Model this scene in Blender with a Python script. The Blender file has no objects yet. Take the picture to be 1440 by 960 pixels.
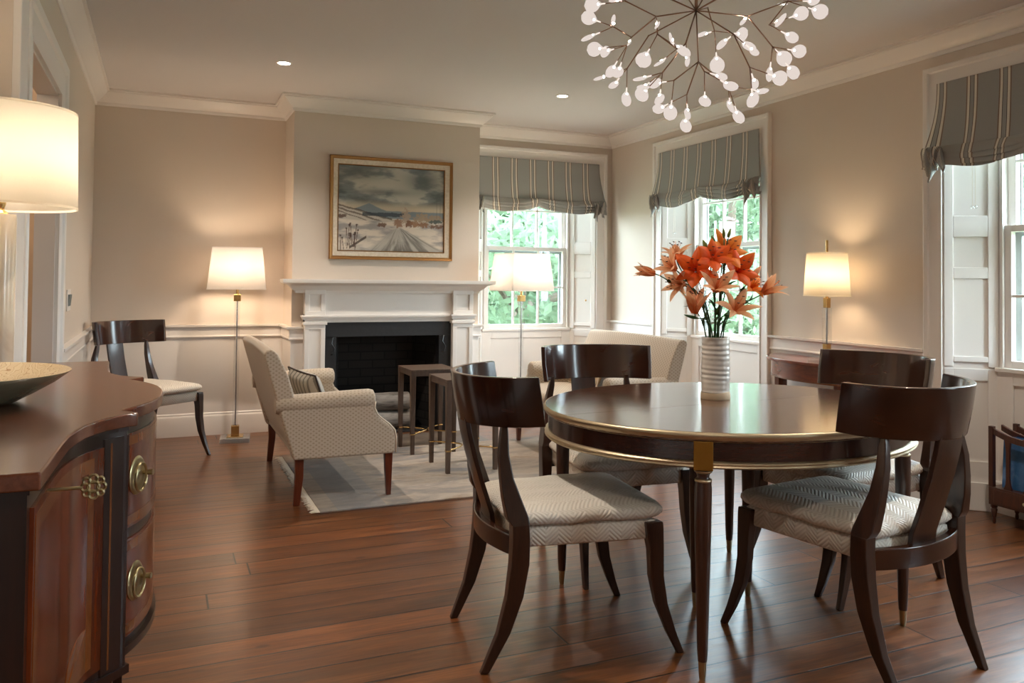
import bpy, bmesh, math, random
from mathutils import Vector, Matrix
import numpy as np

random.seed(7)
PI = math.pi
C = bpy.context.scene.collection
SC = bpy.context.scene

# ---------------------------------------------------------------- camera
F_PX, YAW, PITCH, ROLL, CY = 1135.5, 0.41073, 0.02166, 0.00963, 371.2
cyw, syw = math.cos(YAW), math.sin(YAW)
fwd = Vector((syw * math.cos(PITCH), cyw * math.cos(PITCH), math.sin(PITCH)))
rgt = Vector((cyw, -syw, 0))
up = rgt.cross(fwd)
r2 = rgt * math.cos(ROLL) + up * math.sin(ROLL)
u2 = -rgt * math.sin(ROLL) + up * math.cos(ROLL)
cd = bpy.data.cameras.new('camera')
cam = bpy.data.objects.new('camera', cd)
C.objects.link(cam)
M = Matrix((r2, u2, -fwd)).transposed().to_4x4()
M.translation = Vector((0, 0, 1.2))
cam.matrix_world = M
cd.sensor_width = 36
cd.sensor_fit = 'HORIZONTAL'
cd.lens = F_PX / 1440 * 36
cd.shift_y = (CY - 480) / 1440
cd.clip_start = 0.02
cd.clip_end = 400
SC.camera = cam

# ---------------------------------------------------------------- look
SC.view_settings.view_transform = 'Standard'
SC.view_settings.look = 'None'
SC.view_settings.exposure = 1.15
SC.view_settings.gamma = 1.0
SC.view_settings.use_curve_mapping = False
SC.cycles.max_bounces = 10
SC.cycles.diffuse_bounces = 5
SC.cycles.glossy_bounces = 4
SC.cycles.transmission_bounces = 8
SC.cycles.transparent_max_bounces = 16
SC.cycles.sample_clamp_indirect = 6
SC.cycles.caustics_reflective = False
SC.cycles.caustics_refractive = False
SC.cycles.use_denoising = True

SKY = 12.5
world = bpy.data.worlds.new('sky')
SC.world = world
world.use_nodes = True
wn = world.node_tree
wn.nodes.clear()
wo = wn.nodes.new('ShaderNodeOutputWorld')
bg = wn.nodes.new('ShaderNodeBackground')
tcw = wn.nodes.new('ShaderNodeTexCoord')
sep = wn.nodes.new('ShaderNodeSeparateXYZ')
rampw = wn.nodes.new('ShaderNodeValToRGB')
wn.links.new(tcw.outputs['Generated'], sep.inputs[0])
wn.links.new(sep.outputs['Z'], rampw.inputs[0])
rampw.color_ramp.elements[0].position = 0.0
rampw.color_ramp.elements[0].color = (0.82, 0.91, 1.0, 1)
rampw.color_ramp.elements[1].position = 0.8
rampw.color_ramp.elements[1].color = (0.66, 0.82, 1.0, 1)
wn.links.new(rampw.outputs[0], bg.inputs[0])
bg.inputs[1].default_value = SKY
wn.links.new(bg.outputs[0], wo.inputs[0])

K_LAMP = 0.47      # shade lamps
K_DOWN = 1.9      # recessed ceiling lights
K_BULB = 20.0      # chandelier discs
WARM = (1.0, 0.76, 0.54)


# ---------------------------------------------------------------- helpers
def tag(o, label=None, cat=None, group=None, kind=None):
    if label: o['label'] = label
    if cat: o['category'] = cat
    if group: o['group'] = group
    if kind: o['kind'] = kind
    return o


def empty(name, loc=(0, 0, 0), rz=0.0, parent=None):
    o = bpy.data.objects.new(name, None)
    C.objects.link(o)
    o.location = loc
    o.rotation_euler = (0, 0, rz)
    o.empty_display_size = 0.05
    if parent: o.parent = parent
    return o


class MB:
    """collects geometry, then builds one mesh object"""
    def __init__(s):
        s.v = []; s.f = []; s.uv = {}; s.col = None

    def add(s, vs, fs):
        n = len(s.v)
        s.v += [tuple(p) for p in vs]
        s.f += [tuple(i + n for i in f) for f in fs]
        return s

    def box(s, x0, x1, y0, y1, z0, z1):
        vs = [(x0, y0, z0), (x1, y0, z0), (x1, y1, z0), (x0, y1, z0), (x0, y0, z1), (x1, y0, z1), (x1, y1, z1), (x0, y1, z1)]
        return s.add(vs, [(0, 3, 2, 1), (4, 5, 6, 7), (0, 1, 5, 4), (1, 2, 6, 5), (2, 3, 7, 6), (3, 0, 4, 7)])

    def loft(s, rings, cap=True, closed=False, ring_closed=True):
        n = len(rings[0]); vs = [p for r in rings for p in r]; fs = []
        m = len(rings)
        for i in range(m if closed else m - 1):
            a = i * n; b = ((i + 1) % m) * n
            for j in range(n if ring_closed else n - 1):
                k = (j + 1) % n
                fs.append((a + j, a + k, b + k, b + j))
        if cap and not closed and ring_closed:
            fs.append(tuple(range(n - 1, -1, -1)))
            fs.append(tuple((m - 1) * n + j for j in range(n)))
        return s.add(vs, fs)

    def prism(s, poly, z0, z1, axis='z', scale_top=1.0):
        def mk(a, b, c):
            return {'z': (a, b, c), 'y': (a, c, b), 'x': (c, a, b)}[axis]
        return s.loft([[mk(a, b, z0) for a, b in poly], [mk(a, b, z1) for a, b in poly]])

    def lathe(s, prof, n=24, c=(0, 0, 0), cap=True):
        rings = [[(c[0] + r * math.cos(2 * PI * j / n), c[1] + r * math.sin(2 * PI * j / n), c[2] + z) for j in range(n)] for r, z in prof]
        return s.loft(rings, cap=cap)

    def tube(s, path, rad, n=8, sq=False, ang=None):
        path = [Vector(p) for p in path]
        if not isinstance(rad, (list, tuple)): rad = [rad] * len(path)
        rings = []
        ref = None
        for i, p in enumerate(path):
            d = (path[min(i + 1, len(path) - 1)] - path[max(i - 1, 0)]).normalized()
            if ref is None:
                ref = Vector((0, 0, 1)) if abs(d.z) < 0.9 else Vector((1, 0, 0))
            a = (ref - d * ref.dot(d)).normalized(); ref = a
            b = d.cross(a)
            r = rad[i]
            if sq:
                rx, ry = r if isinstance(r, (list, tuple)) else (r, r)
                rings.append([p + a * (sx * rx) + b * (sy * ry) for sx, sy in ((1, 1), (-1, 1), (-1, -1), (1, -1))])
            else:
                rings.append([p + (a * math.cos(2 * PI * j / n) + b * math.sin(2 * PI * j / n)) * r for j in range(n)])
        return s.loft(rings)

    def bar(s, p0, p1, wy, wz=None):
        """square-section vertical-ish tapered bar given half sizes at both ends (x,y)"""
        (a, ha), (b, hb) = (p0, wy), (p1, wz or wy)
        def ring(p, h): return [(p[0] + sx * h[0], p[1] + sy * h[1], p[2]) for sx, sy in ((-1, -1), (1, -1), (1, 1), (-1, 1))]
        return s.loft([ring(a, ha), ring(b, hb)])

    def grid(s, fn, nu, nv, uv=True, flip=False):
        n = len(s.v)
        for j in range(nv + 1):
            for i in range(nu + 1):
                u, v = i / nu, j / nv
                s.uv[len(s.v)] = (u, v)
                s.v.append(tuple(fn(u, v)))
        for j in range(nv):
            for i in range(nu):
                a = n + j * (nu + 1) + i
                q = (a, a + 1, a + nu + 2, a + nu + 1)
                s.f.append(q[::-1] if flip else q)
        return s

    def build(s, name, mat=None, parent=None, smooth=None, bevel=0, seg=2, sub=0, solid=0, loc=None, offset=-1):
        me = bpy.data.meshes.new(name)
        me.from_pydata(s.v, [], s.f)
        me.update()
        bm = bmesh.new(); bm.from_mesh(me)
        bmesh.ops.recalc_face_normals(bm, faces=bm.faces)
        bm.to_mesh(me); bm.free()
        if s.uv:
            lay = me.uv_layers.new(name='UVMap')
            for l in me.loops:
                lay.data[l.index].uv = s.uv.get(l.vertex_index, (0, 0))
        if s.col is not None:
            ca = me.color_attributes.new('Col', 'FLOAT_COLOR', 'POINT')
            for i, c in enumerate(s.col): ca.data[i].color = (*c, 1)
        if smooth is not None:
            me.shade_smooth() if smooth >= 180 else me.shade_smooth()
            if smooth < 180:
                bm = bmesh.new(); bm.from_mesh(me)
                for e in bm.edges:
                    if len(e.link_faces) == 2 and e.calc_face_angle(0) > math.radians(smooth): e.smooth = False
                bm.to_mesh(me); bm.free()
        o = bpy.data.objects.new(name, me)
        C.objects.link(o)
        if mat: me.materials.append(mat)
        if parent: o.parent = parent
        if loc: o.location = loc
        if solid:
            m = o.modifiers.new('solid', 'SOLIDIFY'); m.thickness = solid; m.offset = offset
        if bevel:
            m = o.modifiers.new('bevel', 'BEVEL'); m.width = bevel; m.segments = seg; m.limit_method = 'ANGLE'; m.angle_limit = math.radians(35)
            m.harden_normals = False
            for p in me.polygons: p.use_smooth = True
            if smooth is None:
                bm = bmesh.new(); bm.from_mesh(me)
                for e in bm.edges:
                    if len(e.link_faces) == 2 and e.calc_face_angle(0) > math.radians(35): e.smooth = True
                bm.to_mesh(me); bm.free()
            w = o.modifiers.new('wn', 'WEIGHTED_NORMAL'); w.keep_sharp = False
        if sub:
            m = o.modifiers.new('sub', 'SUBSURF'); m.levels = sub; m.render_levels = sub
        return o


def copy_tree(o, parent=None):
    c = o.copy(); C.objects.link(c); c.parent = parent
    for ch in list(o.children): copy_tree(ch, c)
    return c


def rbox(x0, x1, y0, y1, z0, z1, name, mat, parent, bevel=0.003, seg=2):
    return MB().box(x0, x1, y0, y1, z0, z1).build(name, mat, parent, bevel=bevel, seg=seg)


def bez(p0, p1, p2, p3, n=10):
    out = []
    for i in range(n + 1):
        t = i / n; a = (1 - t)
        out.append(Vector(p0) * a ** 3 + Vector(p1) * 3 * a * a * t + Vector(p2) * 3 * a * t * t + Vector(p3) * t ** 3)
    return out


def lerp_prof(pts, t):
    """piecewise-linear lookup in [(t, v), ...]"""
    for (a, va), (b, vb) in zip(pts, pts[1:]):
        if t <= b: return va + (vb - va) * (t - a) / (b - a) if b > a else vb
    return pts[-1][1]


# ---------------------------------------------------------------- materials
class NT:
    def __init__(s, name):
        s.m = bpy.data.materials.new(name); s.m.use_nodes = True
        s.t = s.m.node_tree; s.t.nodes.clear()
        s.out = s.n('ShaderNodeOutputMaterial')
        s.tc = s.n('ShaderNodeTexCoord')

    def n(s, typ, **kw):
        nd = s.t.nodes.new(typ)
        for k, v in kw.items(): setattr(nd, k, v)
        return nd

    def l(s, a, b): s.t.links.new(a, b)

    def math(s, op, a, b=None, c=None):
        nd = s.n('ShaderNodeMath', operation=op)
        for i, x in enumerate((a, b, c)):
            if x is None: continue
            if isinstance(x, (int, float)): nd.inputs[i].default_value = x
            else: s.l(x, nd.inputs[i])
        return nd.outputs[0]

    def mix(s, fac, a, b, mode='MIX'):
        nd = s.n('ShaderNodeMix', data_type='RGBA', blend_type=mode)
        for i, x in ((0, fac), (6, a), (7, b)):
            if isinstance(x, (int, float)): nd.inputs[i].default_value = x
            elif isinstance(x, tuple): nd.inputs[i].default_value = (*x[:3], 1)
            else: s.l(x, nd.inputs[i])
        return nd.outputs[2]

    def noise(s, vec, scale=5, detail=3, rough=0.5, dist=0):
        nd = s.n('ShaderNodeTexNoise')
        nd.inputs['Scale'].default_value = scale; nd.inputs['Detail'].default_value = detail
        nd.inputs['Roughness'].default_value = rough; nd.inputs['Distortion'].default_value = dist
        if vec is not None: s.l(vec, nd.inputs['Vector'])
        return nd.outputs[0]

    def map(s, vec, scale=(1, 1, 1), loc=(0, 0, 0), rot=(0, 0, 0)):
        nd = s.n('ShaderNodeMapping')
        nd.inputs['Scale'].default_value = scale; nd.inputs['Location'].default_value = loc; nd.inputs['Rotation'].default_value = rot
        s.l(vec, nd.inputs[0]); return nd.outputs[0]

    def ramp(s, fac, stops, interp='LINEAR'):
        nd = s.n('ShaderNodeValToRGB'); cr = nd.color_ramp; cr.interpolation = interp
        while len(cr.elements) > 1: cr.elements.remove(cr.elements[-1])
        cr.elements[0].position = stops[0][0]; cr.elements[0].color = (*stops[0][1], 1)
        for p, c in stops[1:]:
            e = cr.elements.new(p); e.color = (*c, 1)
        s.l(fac, nd.inputs[0]); return nd.outputs[0]

    def bump(s, h, strength=0.2, dist=0.01):
        nd = s.n('ShaderNodeBump'); nd.inputs['Strength'].default_value = strength; nd.inputs['Distance'].default_value = dist
        s.l(h, nd.inputs['Height']); return nd.outputs[0]

    def pbr(s, col, rough=0.5, metal=0, bump=None, coat=0, spec=None, sheen=0, coat_rough=0.1, emit=None, emit_s=0):
        p = s.n('ShaderNodeBsdfPrincipled')
        for k, v in (('Base Color', col), ('Roughness', rough), ('Metallic', metal)):
            if isinstance(v, (int, float)): p.inputs[k].default_value = v
            elif isinstance(v, tuple): p.inputs[k].default_value = (*v[:3], 1)
            else: s.l(v, p.inputs[k])
        if bump is not None: s.l(bump, p.inputs['Normal'])
        p.inputs['Coat Weight'].default_value = coat; p.inputs['Coat Roughness'].default_value = coat_rough
        if spec is not None: p.inputs['Specular IOR Level'].default_value = spec
        if sheen: p.inputs['Sheen Weight'].default_value = sheen
        if emit: p.inputs['Emission Color'].default_value = (*emit, 1); p.inputs['Emission Strength'].default_value = emit_s
        s.l(p.outputs[0], s.out.inputs[0]); return p

    def sepxyz(s, vec):
        nd = s.n('ShaderNodeSeparateXYZ'); s.l(vec, nd.inputs[0]); return nd.outputs

    def comb(s, x, y, z):
        nd = s.n('ShaderNodeCombineXYZ')
        for i, v in enumerate((x, y, z)):
            if isinstance(v, (int, float)): nd.inputs[i].default_value = v
            else: s.l(v, nd.inputs[i])
        return nd.outputs[0]


def srgb(r, g, b):
    f = lambda c: ((c / 255 + 0.055) / 1.055) ** 2.4 if c > 10 else c / 255 / 12.92
    return (f(r), f(g), f(b))


def paint(name, col, rough=0.5, var=0.03, bump=0.03, scale=60):
    t = NT(name)
    n = t.noise(t.tc.outputs['Object'], 2.0, 3)
    c = t.mix(n, tuple(x * (1 - var) for x in col), tuple(min(1, x * (1 + var)) for x in col))
    b = t.bump(t.noise(t.tc.outputs['Object'], scale, 2), bump, 0.005)
    t.pbr(c, rough, bump=b); return t.m


M_WALL = paint('wall_paint', srgb(213, 200, 186), 0.65, 0.02, 0.05, 90)
M_TRIM = paint('trim_paint', srgb(232, 226, 220), 0.35, 0.01, 0.015, 30)
M_CEIL = paint('ceiling_paint', srgb(214, 209, 207), 0.8, 0.01, 0.03, 60)
M_HALL = paint('hall_paint', srgb(214, 194, 170), 0.7)
M_BLACK = paint('black_slate_paint', srgb(34, 34, 36), 0.45, 0.1, 0.3, 25)
M_GOLD = None


def wood(name, c0, c1, scale=(3, 26, 26), rough=0.3, coat=0.3, axis=None, bump=0.04, fine=0.35, coat_rough=0.1):
    t = NT(name)
    v = t.map(t.tc.outputs['Object'], scale)
    n1 = t.noise(v, 1.6, 6, 0.6, 0.9)
    n2 = t.noise(t.map(t.tc.outputs['Object'], tuple(x * 5 for x in scale)), 2.0, 4, 0.6, 0.2)
    f = t.math('ADD', t.math('MULTIPLY', n1, 1 - fine), t.math('MULTIPLY', n2, fine))
    c = t.ramp(f, [(0.3, c0), (0.7, c1)])
    t.pbr(c, rough, bump=t.bump(n2, bump, 0.002), coat=coat, coat_rough=coat_rough)
    return t.m


M_CHAIR = wood('dark_walnut_vertical', srgb(30, 15, 9), srgb(62, 34, 21), (26, 26, 3), 0.28, 0.35)
M_CREST = wood('dark_walnut_crest', srgb(38, 19, 12), srgb(62, 33, 21), (3, 3, 9), 0.2, 0.5, bump=0.005, fine=0.1)
M_TABLE = wood('walnut_table', srgb(66, 40, 27), srgb(92, 60, 43), (2.2, 26, 26), 0.2, 0.6, coat_rough=0.12)
M_TLEG = wood('walnut_table_leg', srgb(42, 22, 14), srgb(76, 44, 29), (30, 30, 3), 0.28, 0.35)
M_APRON = wood('walnut_apron', srgb(40, 18, 11), srgb(68, 33, 20), (6, 6, 40), 0.25, 0.4)
M_MAHOG = wood('mahogany_red', srgb(92, 36, 18), srgb(150, 72, 38), (14, 3, 14), 0.25, 0.5)
M_MAHOGV = wood('mahogany_vertical', srgb(70, 30, 16), srgb(120, 58, 30), (24, 24, 3), 0.25, 0.4)
M_SIDETOP = wood('mahogany_sideboard_top', srgb(82, 40, 24), srgb(112, 62, 40), (20, 2.5, 20), 0.22, 0.6, coat_rough=0.15)
M_SIDEV = wood('mahogany_flame', srgb(28, 8, 4), srgb(128, 56, 22), (12, 12, 1.2), 0.22, 0.5, fine=0.2)
M_SIDEDK = wood('mahogany_dark', srgb(22, 9, 6), srgb(44, 20, 12), (20, 20, 2.5), 0.3, 0.4)
M_SATIN = wood('satinwood_banding', srgb(94, 50, 22), srgb(128, 76, 38), (20, 20, 6), 0.25, 0.4)
M_NEST = wood('grey_brown_oak', srgb(66, 48, 38), srgb(104, 82, 66), (30, 30, 3), 0.45, 0.05)
M_SETLEG = wood('cherry_leg', srgb(72, 28, 16), srgb(112, 52, 30), (30, 30, 3), 0.3, 0.3)


def metal(name, col, rough=0.25, bump=0.0):
    t = NT(name)
    n = t.noise(t.tc.outputs['Object'], 40, 3)
    c = t.mix(n, tuple(x * 0.85 for x in col), col)
    t.pbr(c, rough, 1.0, bump=t.bump(n, 0.05, 0.002)); return t.m


M_GOLDLEAF = metal('champagne_gilding', srgb(198, 180, 150), 0.42)
M_GOLDBLK = metal('antique_gold_block', srgb(170, 124, 56), 0.5)
M_BRASS = metal('polished_brass', srgb(222, 184, 122), 0.25)
M_ABRASS = metal('aged_brass', srgb(190, 176, 138), 0.3)
M_BRONZE = metal('copper_brown_branch', srgb(150, 116, 96), 0.35)
M_STEEL = metal('chrome', srgb(200, 200, 205), 0.15)


def glassy(name, tint=(0.96, 0.98, 0.98), refl=0.9, rough=0.02):
    t = NT(name)
    tr = t.n('ShaderNodeBsdfTransparent'); tr.inputs[0].default_value = (*tint, 1)
    gl = t.n('ShaderNodeBsdfGlossy'); gl.inputs['Roughness'].default_value = 0.02
    lw = t.n('ShaderNodeLayerWeight'); lw.inputs[0].default_value = 0.5
    k = t.math('MULTIPLY', t.math('ADD', t.math('MULTIPLY', t.math('POWER', lw.outputs['Facing'], 4.0), 0.7), 0.045), refl)
    mx = t.n('ShaderNodeMixShader')
    gl.inputs['Roughness'].default_value = rough; t.l(k, mx.inputs[0]); t.l(tr.outputs[0], mx.inputs[1]); t.l(gl.outputs[0], mx.inputs[2])
    t.l(mx.outputs[0], t.out.inputs[0]); return t.m


M_PANE = glassy('window_glass', (0.93, 0.97, 0.96), 0.7)
M_ACRYL = glassy('clear_acrylic', (0.97, 0.98, 0.98), 2.2)


def milky(name, k=0.25):
    t = NT(name)
    tr = t.n('ShaderNodeBsdfTransparent'); tr.inputs[0].default_value = (0.97, 0.98, 0.98, 1)
    d = t.n('ShaderNodeBsdfPrincipled'); d.inputs['Base Color'].default_value = (0.85, 0.87, 0.86, 1); d.inputs['Roughness'].default_value = 0.05
    mx = t.n('ShaderNodeMixShader'); mx.inputs[0].default_value = k
    t.l(tr.outputs[0], mx.inputs[1]); t.l(d.outputs[0], mx.inputs[2]); t.l(mx.outputs[0], t.out.inputs[0]); return t.m


M_ACRYLB = milky('thick_acrylic_slab')


def shade_mat(name, col, k=0.55, emit=0.0):
    t = NT(name)
    d = t.n('ShaderNodeBsdfDiffuse'); d.inputs[0].default_value = (*col, 1)
    tr = t.n('ShaderNodeBsdfTranslucent'); tr.inputs[0].default_value = (*col, 1)
    w = t.noise(t.map(t.tc.outputs['Object'], (1, 1, 1)), 220, 2)
    b = t.bump(w, 0.1, 0.002); t.l(b, d.inputs['Normal'])
    mx = t.n('ShaderNodeMixShader'); mx.inputs[0].default_value = k
    t.l(d.outputs[0], mx.inputs[1]); t.l(tr.outputs[0], mx.inputs[2])
    t.l(mx.outputs[0], t.out.inputs[0]); return t.m


M_SHADE = shade_mat('linen_shade', (0.93, 0.90, 0.87), 0.66)
M_SHADE2 = shade_mat('silk_shade_warm', (0.93, 0.89, 0.81), 0.66)


def emission(name, col, s):
    t = NT(name)
    e = t.n('ShaderNodeEmission'); e.inputs[0].default_value = (*col, 1); e.inputs[1].default_value = s
    t.l(e.outputs[0], t.out.inputs[0]); return t.m


M_DISC = emission('chandelier_disc_glow', (1.0, 0.87, 0.79), 0.35)
M_NECK = emission('chandelier_led_core', (1.0, 0.91, 0.82), K_BULB * 2.4)
M_NECKC = emission('chandelier_neck_glow', (1.0, 0.86, 0.76), 0.45)
M_LED = emission('downlight_glow', (1.0, 0.86, 0.68), 14)
M_BULB = emission('lamp_bulb_glow', (1.0, 0.80, 0.55), 12)

# floor boards --------------------------------------------------------------
def floor_mat():
    t = NT('wide_pine_boards')
    P = t.tc.outputs['Object']
    x, y, z = t.sepxyz(P)
    br = t.n('ShaderNodeTexBrick', offset=0.0, offset_frequency=2)
    br.inputs['Scale'].default_value = 1.0
    br.inputs['Mortar Size'].default_value = 0.0042
    br.inputs['Mortar Smooth'].default_value = 0.3
    br.inputs['Bias'].default_value = 0
    br.inputs['Brick Width'].default_value = 3.3
    br.inputs['Row Height'].default_value = 0.15
    br.inputs['Color1'].default_value = (0, 0, 0, 1)
    br.inputs['Color2'].default_value = (1, 1, 1, 1)
    br.inputs['Mortar'].default_value = (0.5, 0.5, 0.5, 1)
    wob = t.noise(t.map(P, (0.9, 0.9, 0.9)), 1.0, 2)
    yy = t.math('ADD', y, t.math('MULTIPLY', t.math('SUBTRACT', wob, 0.5), 0.03))
    row = t.math('FLOOR', t.math('DIVIDE', yy, 0.15))
    t.l(t.comb(t.math('ADD', x, t.math('MULTIPLY', t.math('SINE', t.math('MULTIPLY', row, 12.9)), 9.7)), yy, 0), br.inputs['Vector'])
    rnd = t.sepxyz(br.outputs['Color'])[0]
    off = t.math('MULTIPLY', row, 3.17)
    gv = t.comb(t.math('ADD', t.math('MULTIPLY', x, 1.3), off), t.math('MULTIPLY', yy, 16), rnd)
    g1 = t.noise(gv, 1.3, 6, 0.62, 1.2)
    g2 = t.noise(t.comb(t.math('ADD', t.math('MULTIPLY', x, 6), off), t.math('MULTIPLY', yy, 90), 0), 1.5, 3, 0.6)
    f = t.math('ADD', t.math('MULTIPLY', g1, 0.7), t.math('MULTIPLY', g2, 0.3))
    base = t.ramp(f, [(0.28, srgb(60, 33, 16)), (0.5, srgb(106, 62, 31)), (0.72, srgb(146, 91, 48))])
    tone = t.ramp(rnd, [(0.0, (0.62, 0.60, 0.58)), (0.35, (1.0, 0.97, 0.93)), (0.7, (0.82, 0.85, 0.86)), (1.0, (1.22, 1.12, 1.02))])
    c = t.mix(1.0, base, tone, 'MULTIPLY')
    # wear patches
    wn_ = t.noise(t.map(P, (0.6, 1.4, 1)), 1.6, 4)
    c = t.mix(t.math('MULTIPLY', t.math('GREATER_THAN', wn_, 0.5), 0.0), c, (0.3, 0.15, 0.08))
    # knots
    vo = t.n('ShaderNodeTexVoronoi'); vo.inputs['Scale'].default_value = 1.0
    t.l(t.comb(t.math('MULTIPLY', x, 2.6), t.math('MULTIPLY', y, 5.6), 0), vo.inputs['Vector'])
    kn = t.ramp(vo.outputs['Distance'], [(0.0, (1, 1, 1)), (0.045, (0.8, 0.8, 0.8)), (0.075, (0, 0, 0))])
    c = t.mix(t.math('MULTIPLY', t.sepxyz(kn)[0], 0.75), c, srgb(52, 22, 12))
    gap = br.outputs['Fac']
    gapn = t.math('MULTIPLY', gap, 0.95)
    c = t.mix(gapn, c, srgb(12, 6, 4))
    rg = t.math('ADD', t.math('MULTIPLY', g1, 0.18), 0.24)
    h = t.math('SUBTRACT', t.math('MULTIPLY', f, 0.25), gap)
    cup = t.noise(t.comb(t.math('MULTIPLY', x, 0.8), t.math('MULTIPLY', yy, 9), 0), 1, 2)
    h = t.math('ADD', h, t.math('MULTIPLY', cup, 0.9))
    t.pbr(c, rg, bump=t.bump(h, 0.45, 0.006), coat=0.25, coat_rough=0.2)
    return t.m


M_FLOOR = floor_mat()


# fabrics -------------------------------------------------------------------
def fab_uv(t, s):
    """u runs along the face, v across it, picked from the object-space normal"""
    P = t.tc.outputs['Object']; N = t.sepxyz(t.tc.outputs['Normal']); X, Y, Z = t.sepxyz(P)
    ny = t.math('GREATER_THAN', t.math('ABSOLUTE', N[1]), 0.7)
    nz = t.math('GREATER_THAN', t.math('ABSOLUTE', N[2]), 0.6)
    u = t.math('ADD', t.math('MULTIPLY', Y, t.math('SUBTRACT', 1, ny)), t.math('MULTIPLY', X, ny))
    v = t.math('ADD', Z, t.math('MULTIPLY', X, t.math('MULTIPLY', nz, t.math('SUBTRACT', 1, ny))))
    return u, v


def chevron_mat():
    t = NT('chevron_matelasse')
    u, v = fab_uv(t, 1)
    per = 0.085
    tri = t.math('PINGPONG', u, per / 2)
    w = t.math('ADD', v, t.math('MULTIPLY', tri, 0.95))
    sn = t.math('SINE', t.math('MULTIPLY', w, 2 * PI / 0.0150))
    h = t.math('POWER', t.math('ADD', t.math('MULTIPLY', sn, 0.5), 0.5), 0.7)
    c = t.mix(h, srgb(206, 197, 184), srgb(224, 217, 206))
    t.pbr(c, 0.5, bump=t.bump(h, 0.45, 0.004), sheen=0.2)
    return t.m


def dot_mat():
    t = NT('tan_diamond_weave')
    u, v = fab_uv(t, 1)
    k = 2 * PI / 0.0235
    a = t.math('SINE', t.math('MULTIPLY', u, 2 * PI / 0.030))
    b = t.math('SINE', t.math('MULTIPLY', v, 2 * PI / 0.021))
    h = t.math('MULTIPLY', a, b)
    m = t.ramp(h, [(0.25, (0, 0, 0)), (0.6, (1, 1, 1))])
    fine = t.noise(t.tc.outputs['Object'], 400, 2)
    c = t.mix(t.math('MULTIPLY', t.sepxyz(m)[0], 0.7), srgb(192, 176, 156), srgb(146, 128, 108))
    c = t.mix(t.math('MULTIPLY', fine, 0.08), c, (0.8, 0.72, 0.6))
    t.pbr(c, 0.75, bump=t.bump(fine, 0.15, 0.002), sheen=0.25)
    return t.m


M_CHEV = chevron_mat()
M_DOT = dot_mat()
M_PIPE = paint('cream_piping', srgb(226, 214, 196), 0.6)
M_DKPIPE = paint('dark_brown_piping', srgb(52, 34, 28), 0.6)


def stripe_uv_mat(name, base, ntri=7, w=1.2):
    """window-shade cloth: groups of cream stripes with brown edges on grey blue; u in metres / w"""
    t = NT(name)
    uv = t.sepxyz(t.tc.outputs['UV'])
    per = 1.0 / ntri
    x = t.math('DIVIDE', t.math('MODULO', t.math('ADD', uv[0], 0.04), per), per)   # 0..1 in a group
    cr, br_, dk = srgb(224, 217, 203), srgb(130, 110, 94), srgb(74, 64, 58)
    stops = [(0.0, base), (0.27, br_), (0.31, cr), (0.38, dk), (0.40, base), (0.50, base), (0.505, dk), (0.525, cr), (0.595, br_), (0.635, base)]
    c = t.ramp(x, stops, 'CONSTANT')
    n = t.noise(t.tc.outputs['Object'], 120, 3)
    c = t.mix(t.math('MULTIPLY', n, 0.14), c, srgb(110, 112, 112))
    d = t.n('ShaderNodeBsdfPrincipled'); t.l(c, d.inputs['Base Color']); d.inputs['Roughness'].default_value = 0.6; d.inputs['Sheen Weight'].default_value = 0.15
    t.l(t.bump(n, 0.12, 0.002), d.inputs['Normal'])
    t.l(d.outputs[0], t.out.inputs[0])
    return t.m


M_BLIND = stripe_uv_mat('striped_shade_cloth', srgb(152, 152, 149))


def pillow_mat(name, a, b, per=0.02, axis=1):
    t = NT(name)
    P = t.sepxyz(t.tc.outputs['Object'])
    s = t.math('SINE', t.math('MULTIPLY', P[axis], 2 * PI / per))
    c = t.ramp(s, [(0.3, a), (0.6, b)])
    t.pbr(c, 0.7, bump=t.bump(t.noise(t.tc.outputs['Object'], 300, 2), 0.1, 0.002)); return t.m


M_PIL1 = pillow_mat('grey_striped_cloth', srgb(186, 178, 166), srgb(128, 122, 114), 0.045)
M_PIL2 = pillow_mat('tan_striped_cloth', srgb(206, 186, 150), srgb(140, 100, 64), 0.03)


def rug_mat():
    t = NT('distressed_rug_pile')
    P = t.tc.outputs['Object']
    X, Y, Z = t.sepxyz(P)
    n1 = t.noise(t.map(P, (1.0, 2.6, 1)), 2.2, 8, 0.68, 0.8)
    n2 = t.noise(t.map(P, (3, 8, 1)), 6, 5, 0.65)
    c = t.ramp(n1, [(0.34, srgb(116, 115, 118)), (0.46, srgb(156, 145, 134)), (0.56, srgb(182, 167, 151)), (0.70, srgb(146, 124, 102))])
    c = t.mix(t.math('MULTIPLY', n2, 0.6), c, srgb(122, 112, 106))
    # a greyer border band inset from the ends
    bx = t.math('LESS_THAN', t.math('ABSOLUTE', t.math('SUBTRACT', X, 0.22)), 0.13)
    c = t.mix(t.math('MULTIPLY', bx, t.math('MULTIPLY', n1, 0.95)), c, srgb(128, 130, 134))
    by = t.math('LESS_THAN', t.math('ABSOLUTE', t.math('SUBTRACT', Y, 0.18)), 0.0)
    t.pbr(c, 0.9, bump=t.bump(t.noise(P, 260, 3), 0.5, 0.004))
    return t.m


M_RUG = rug_mat()


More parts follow.
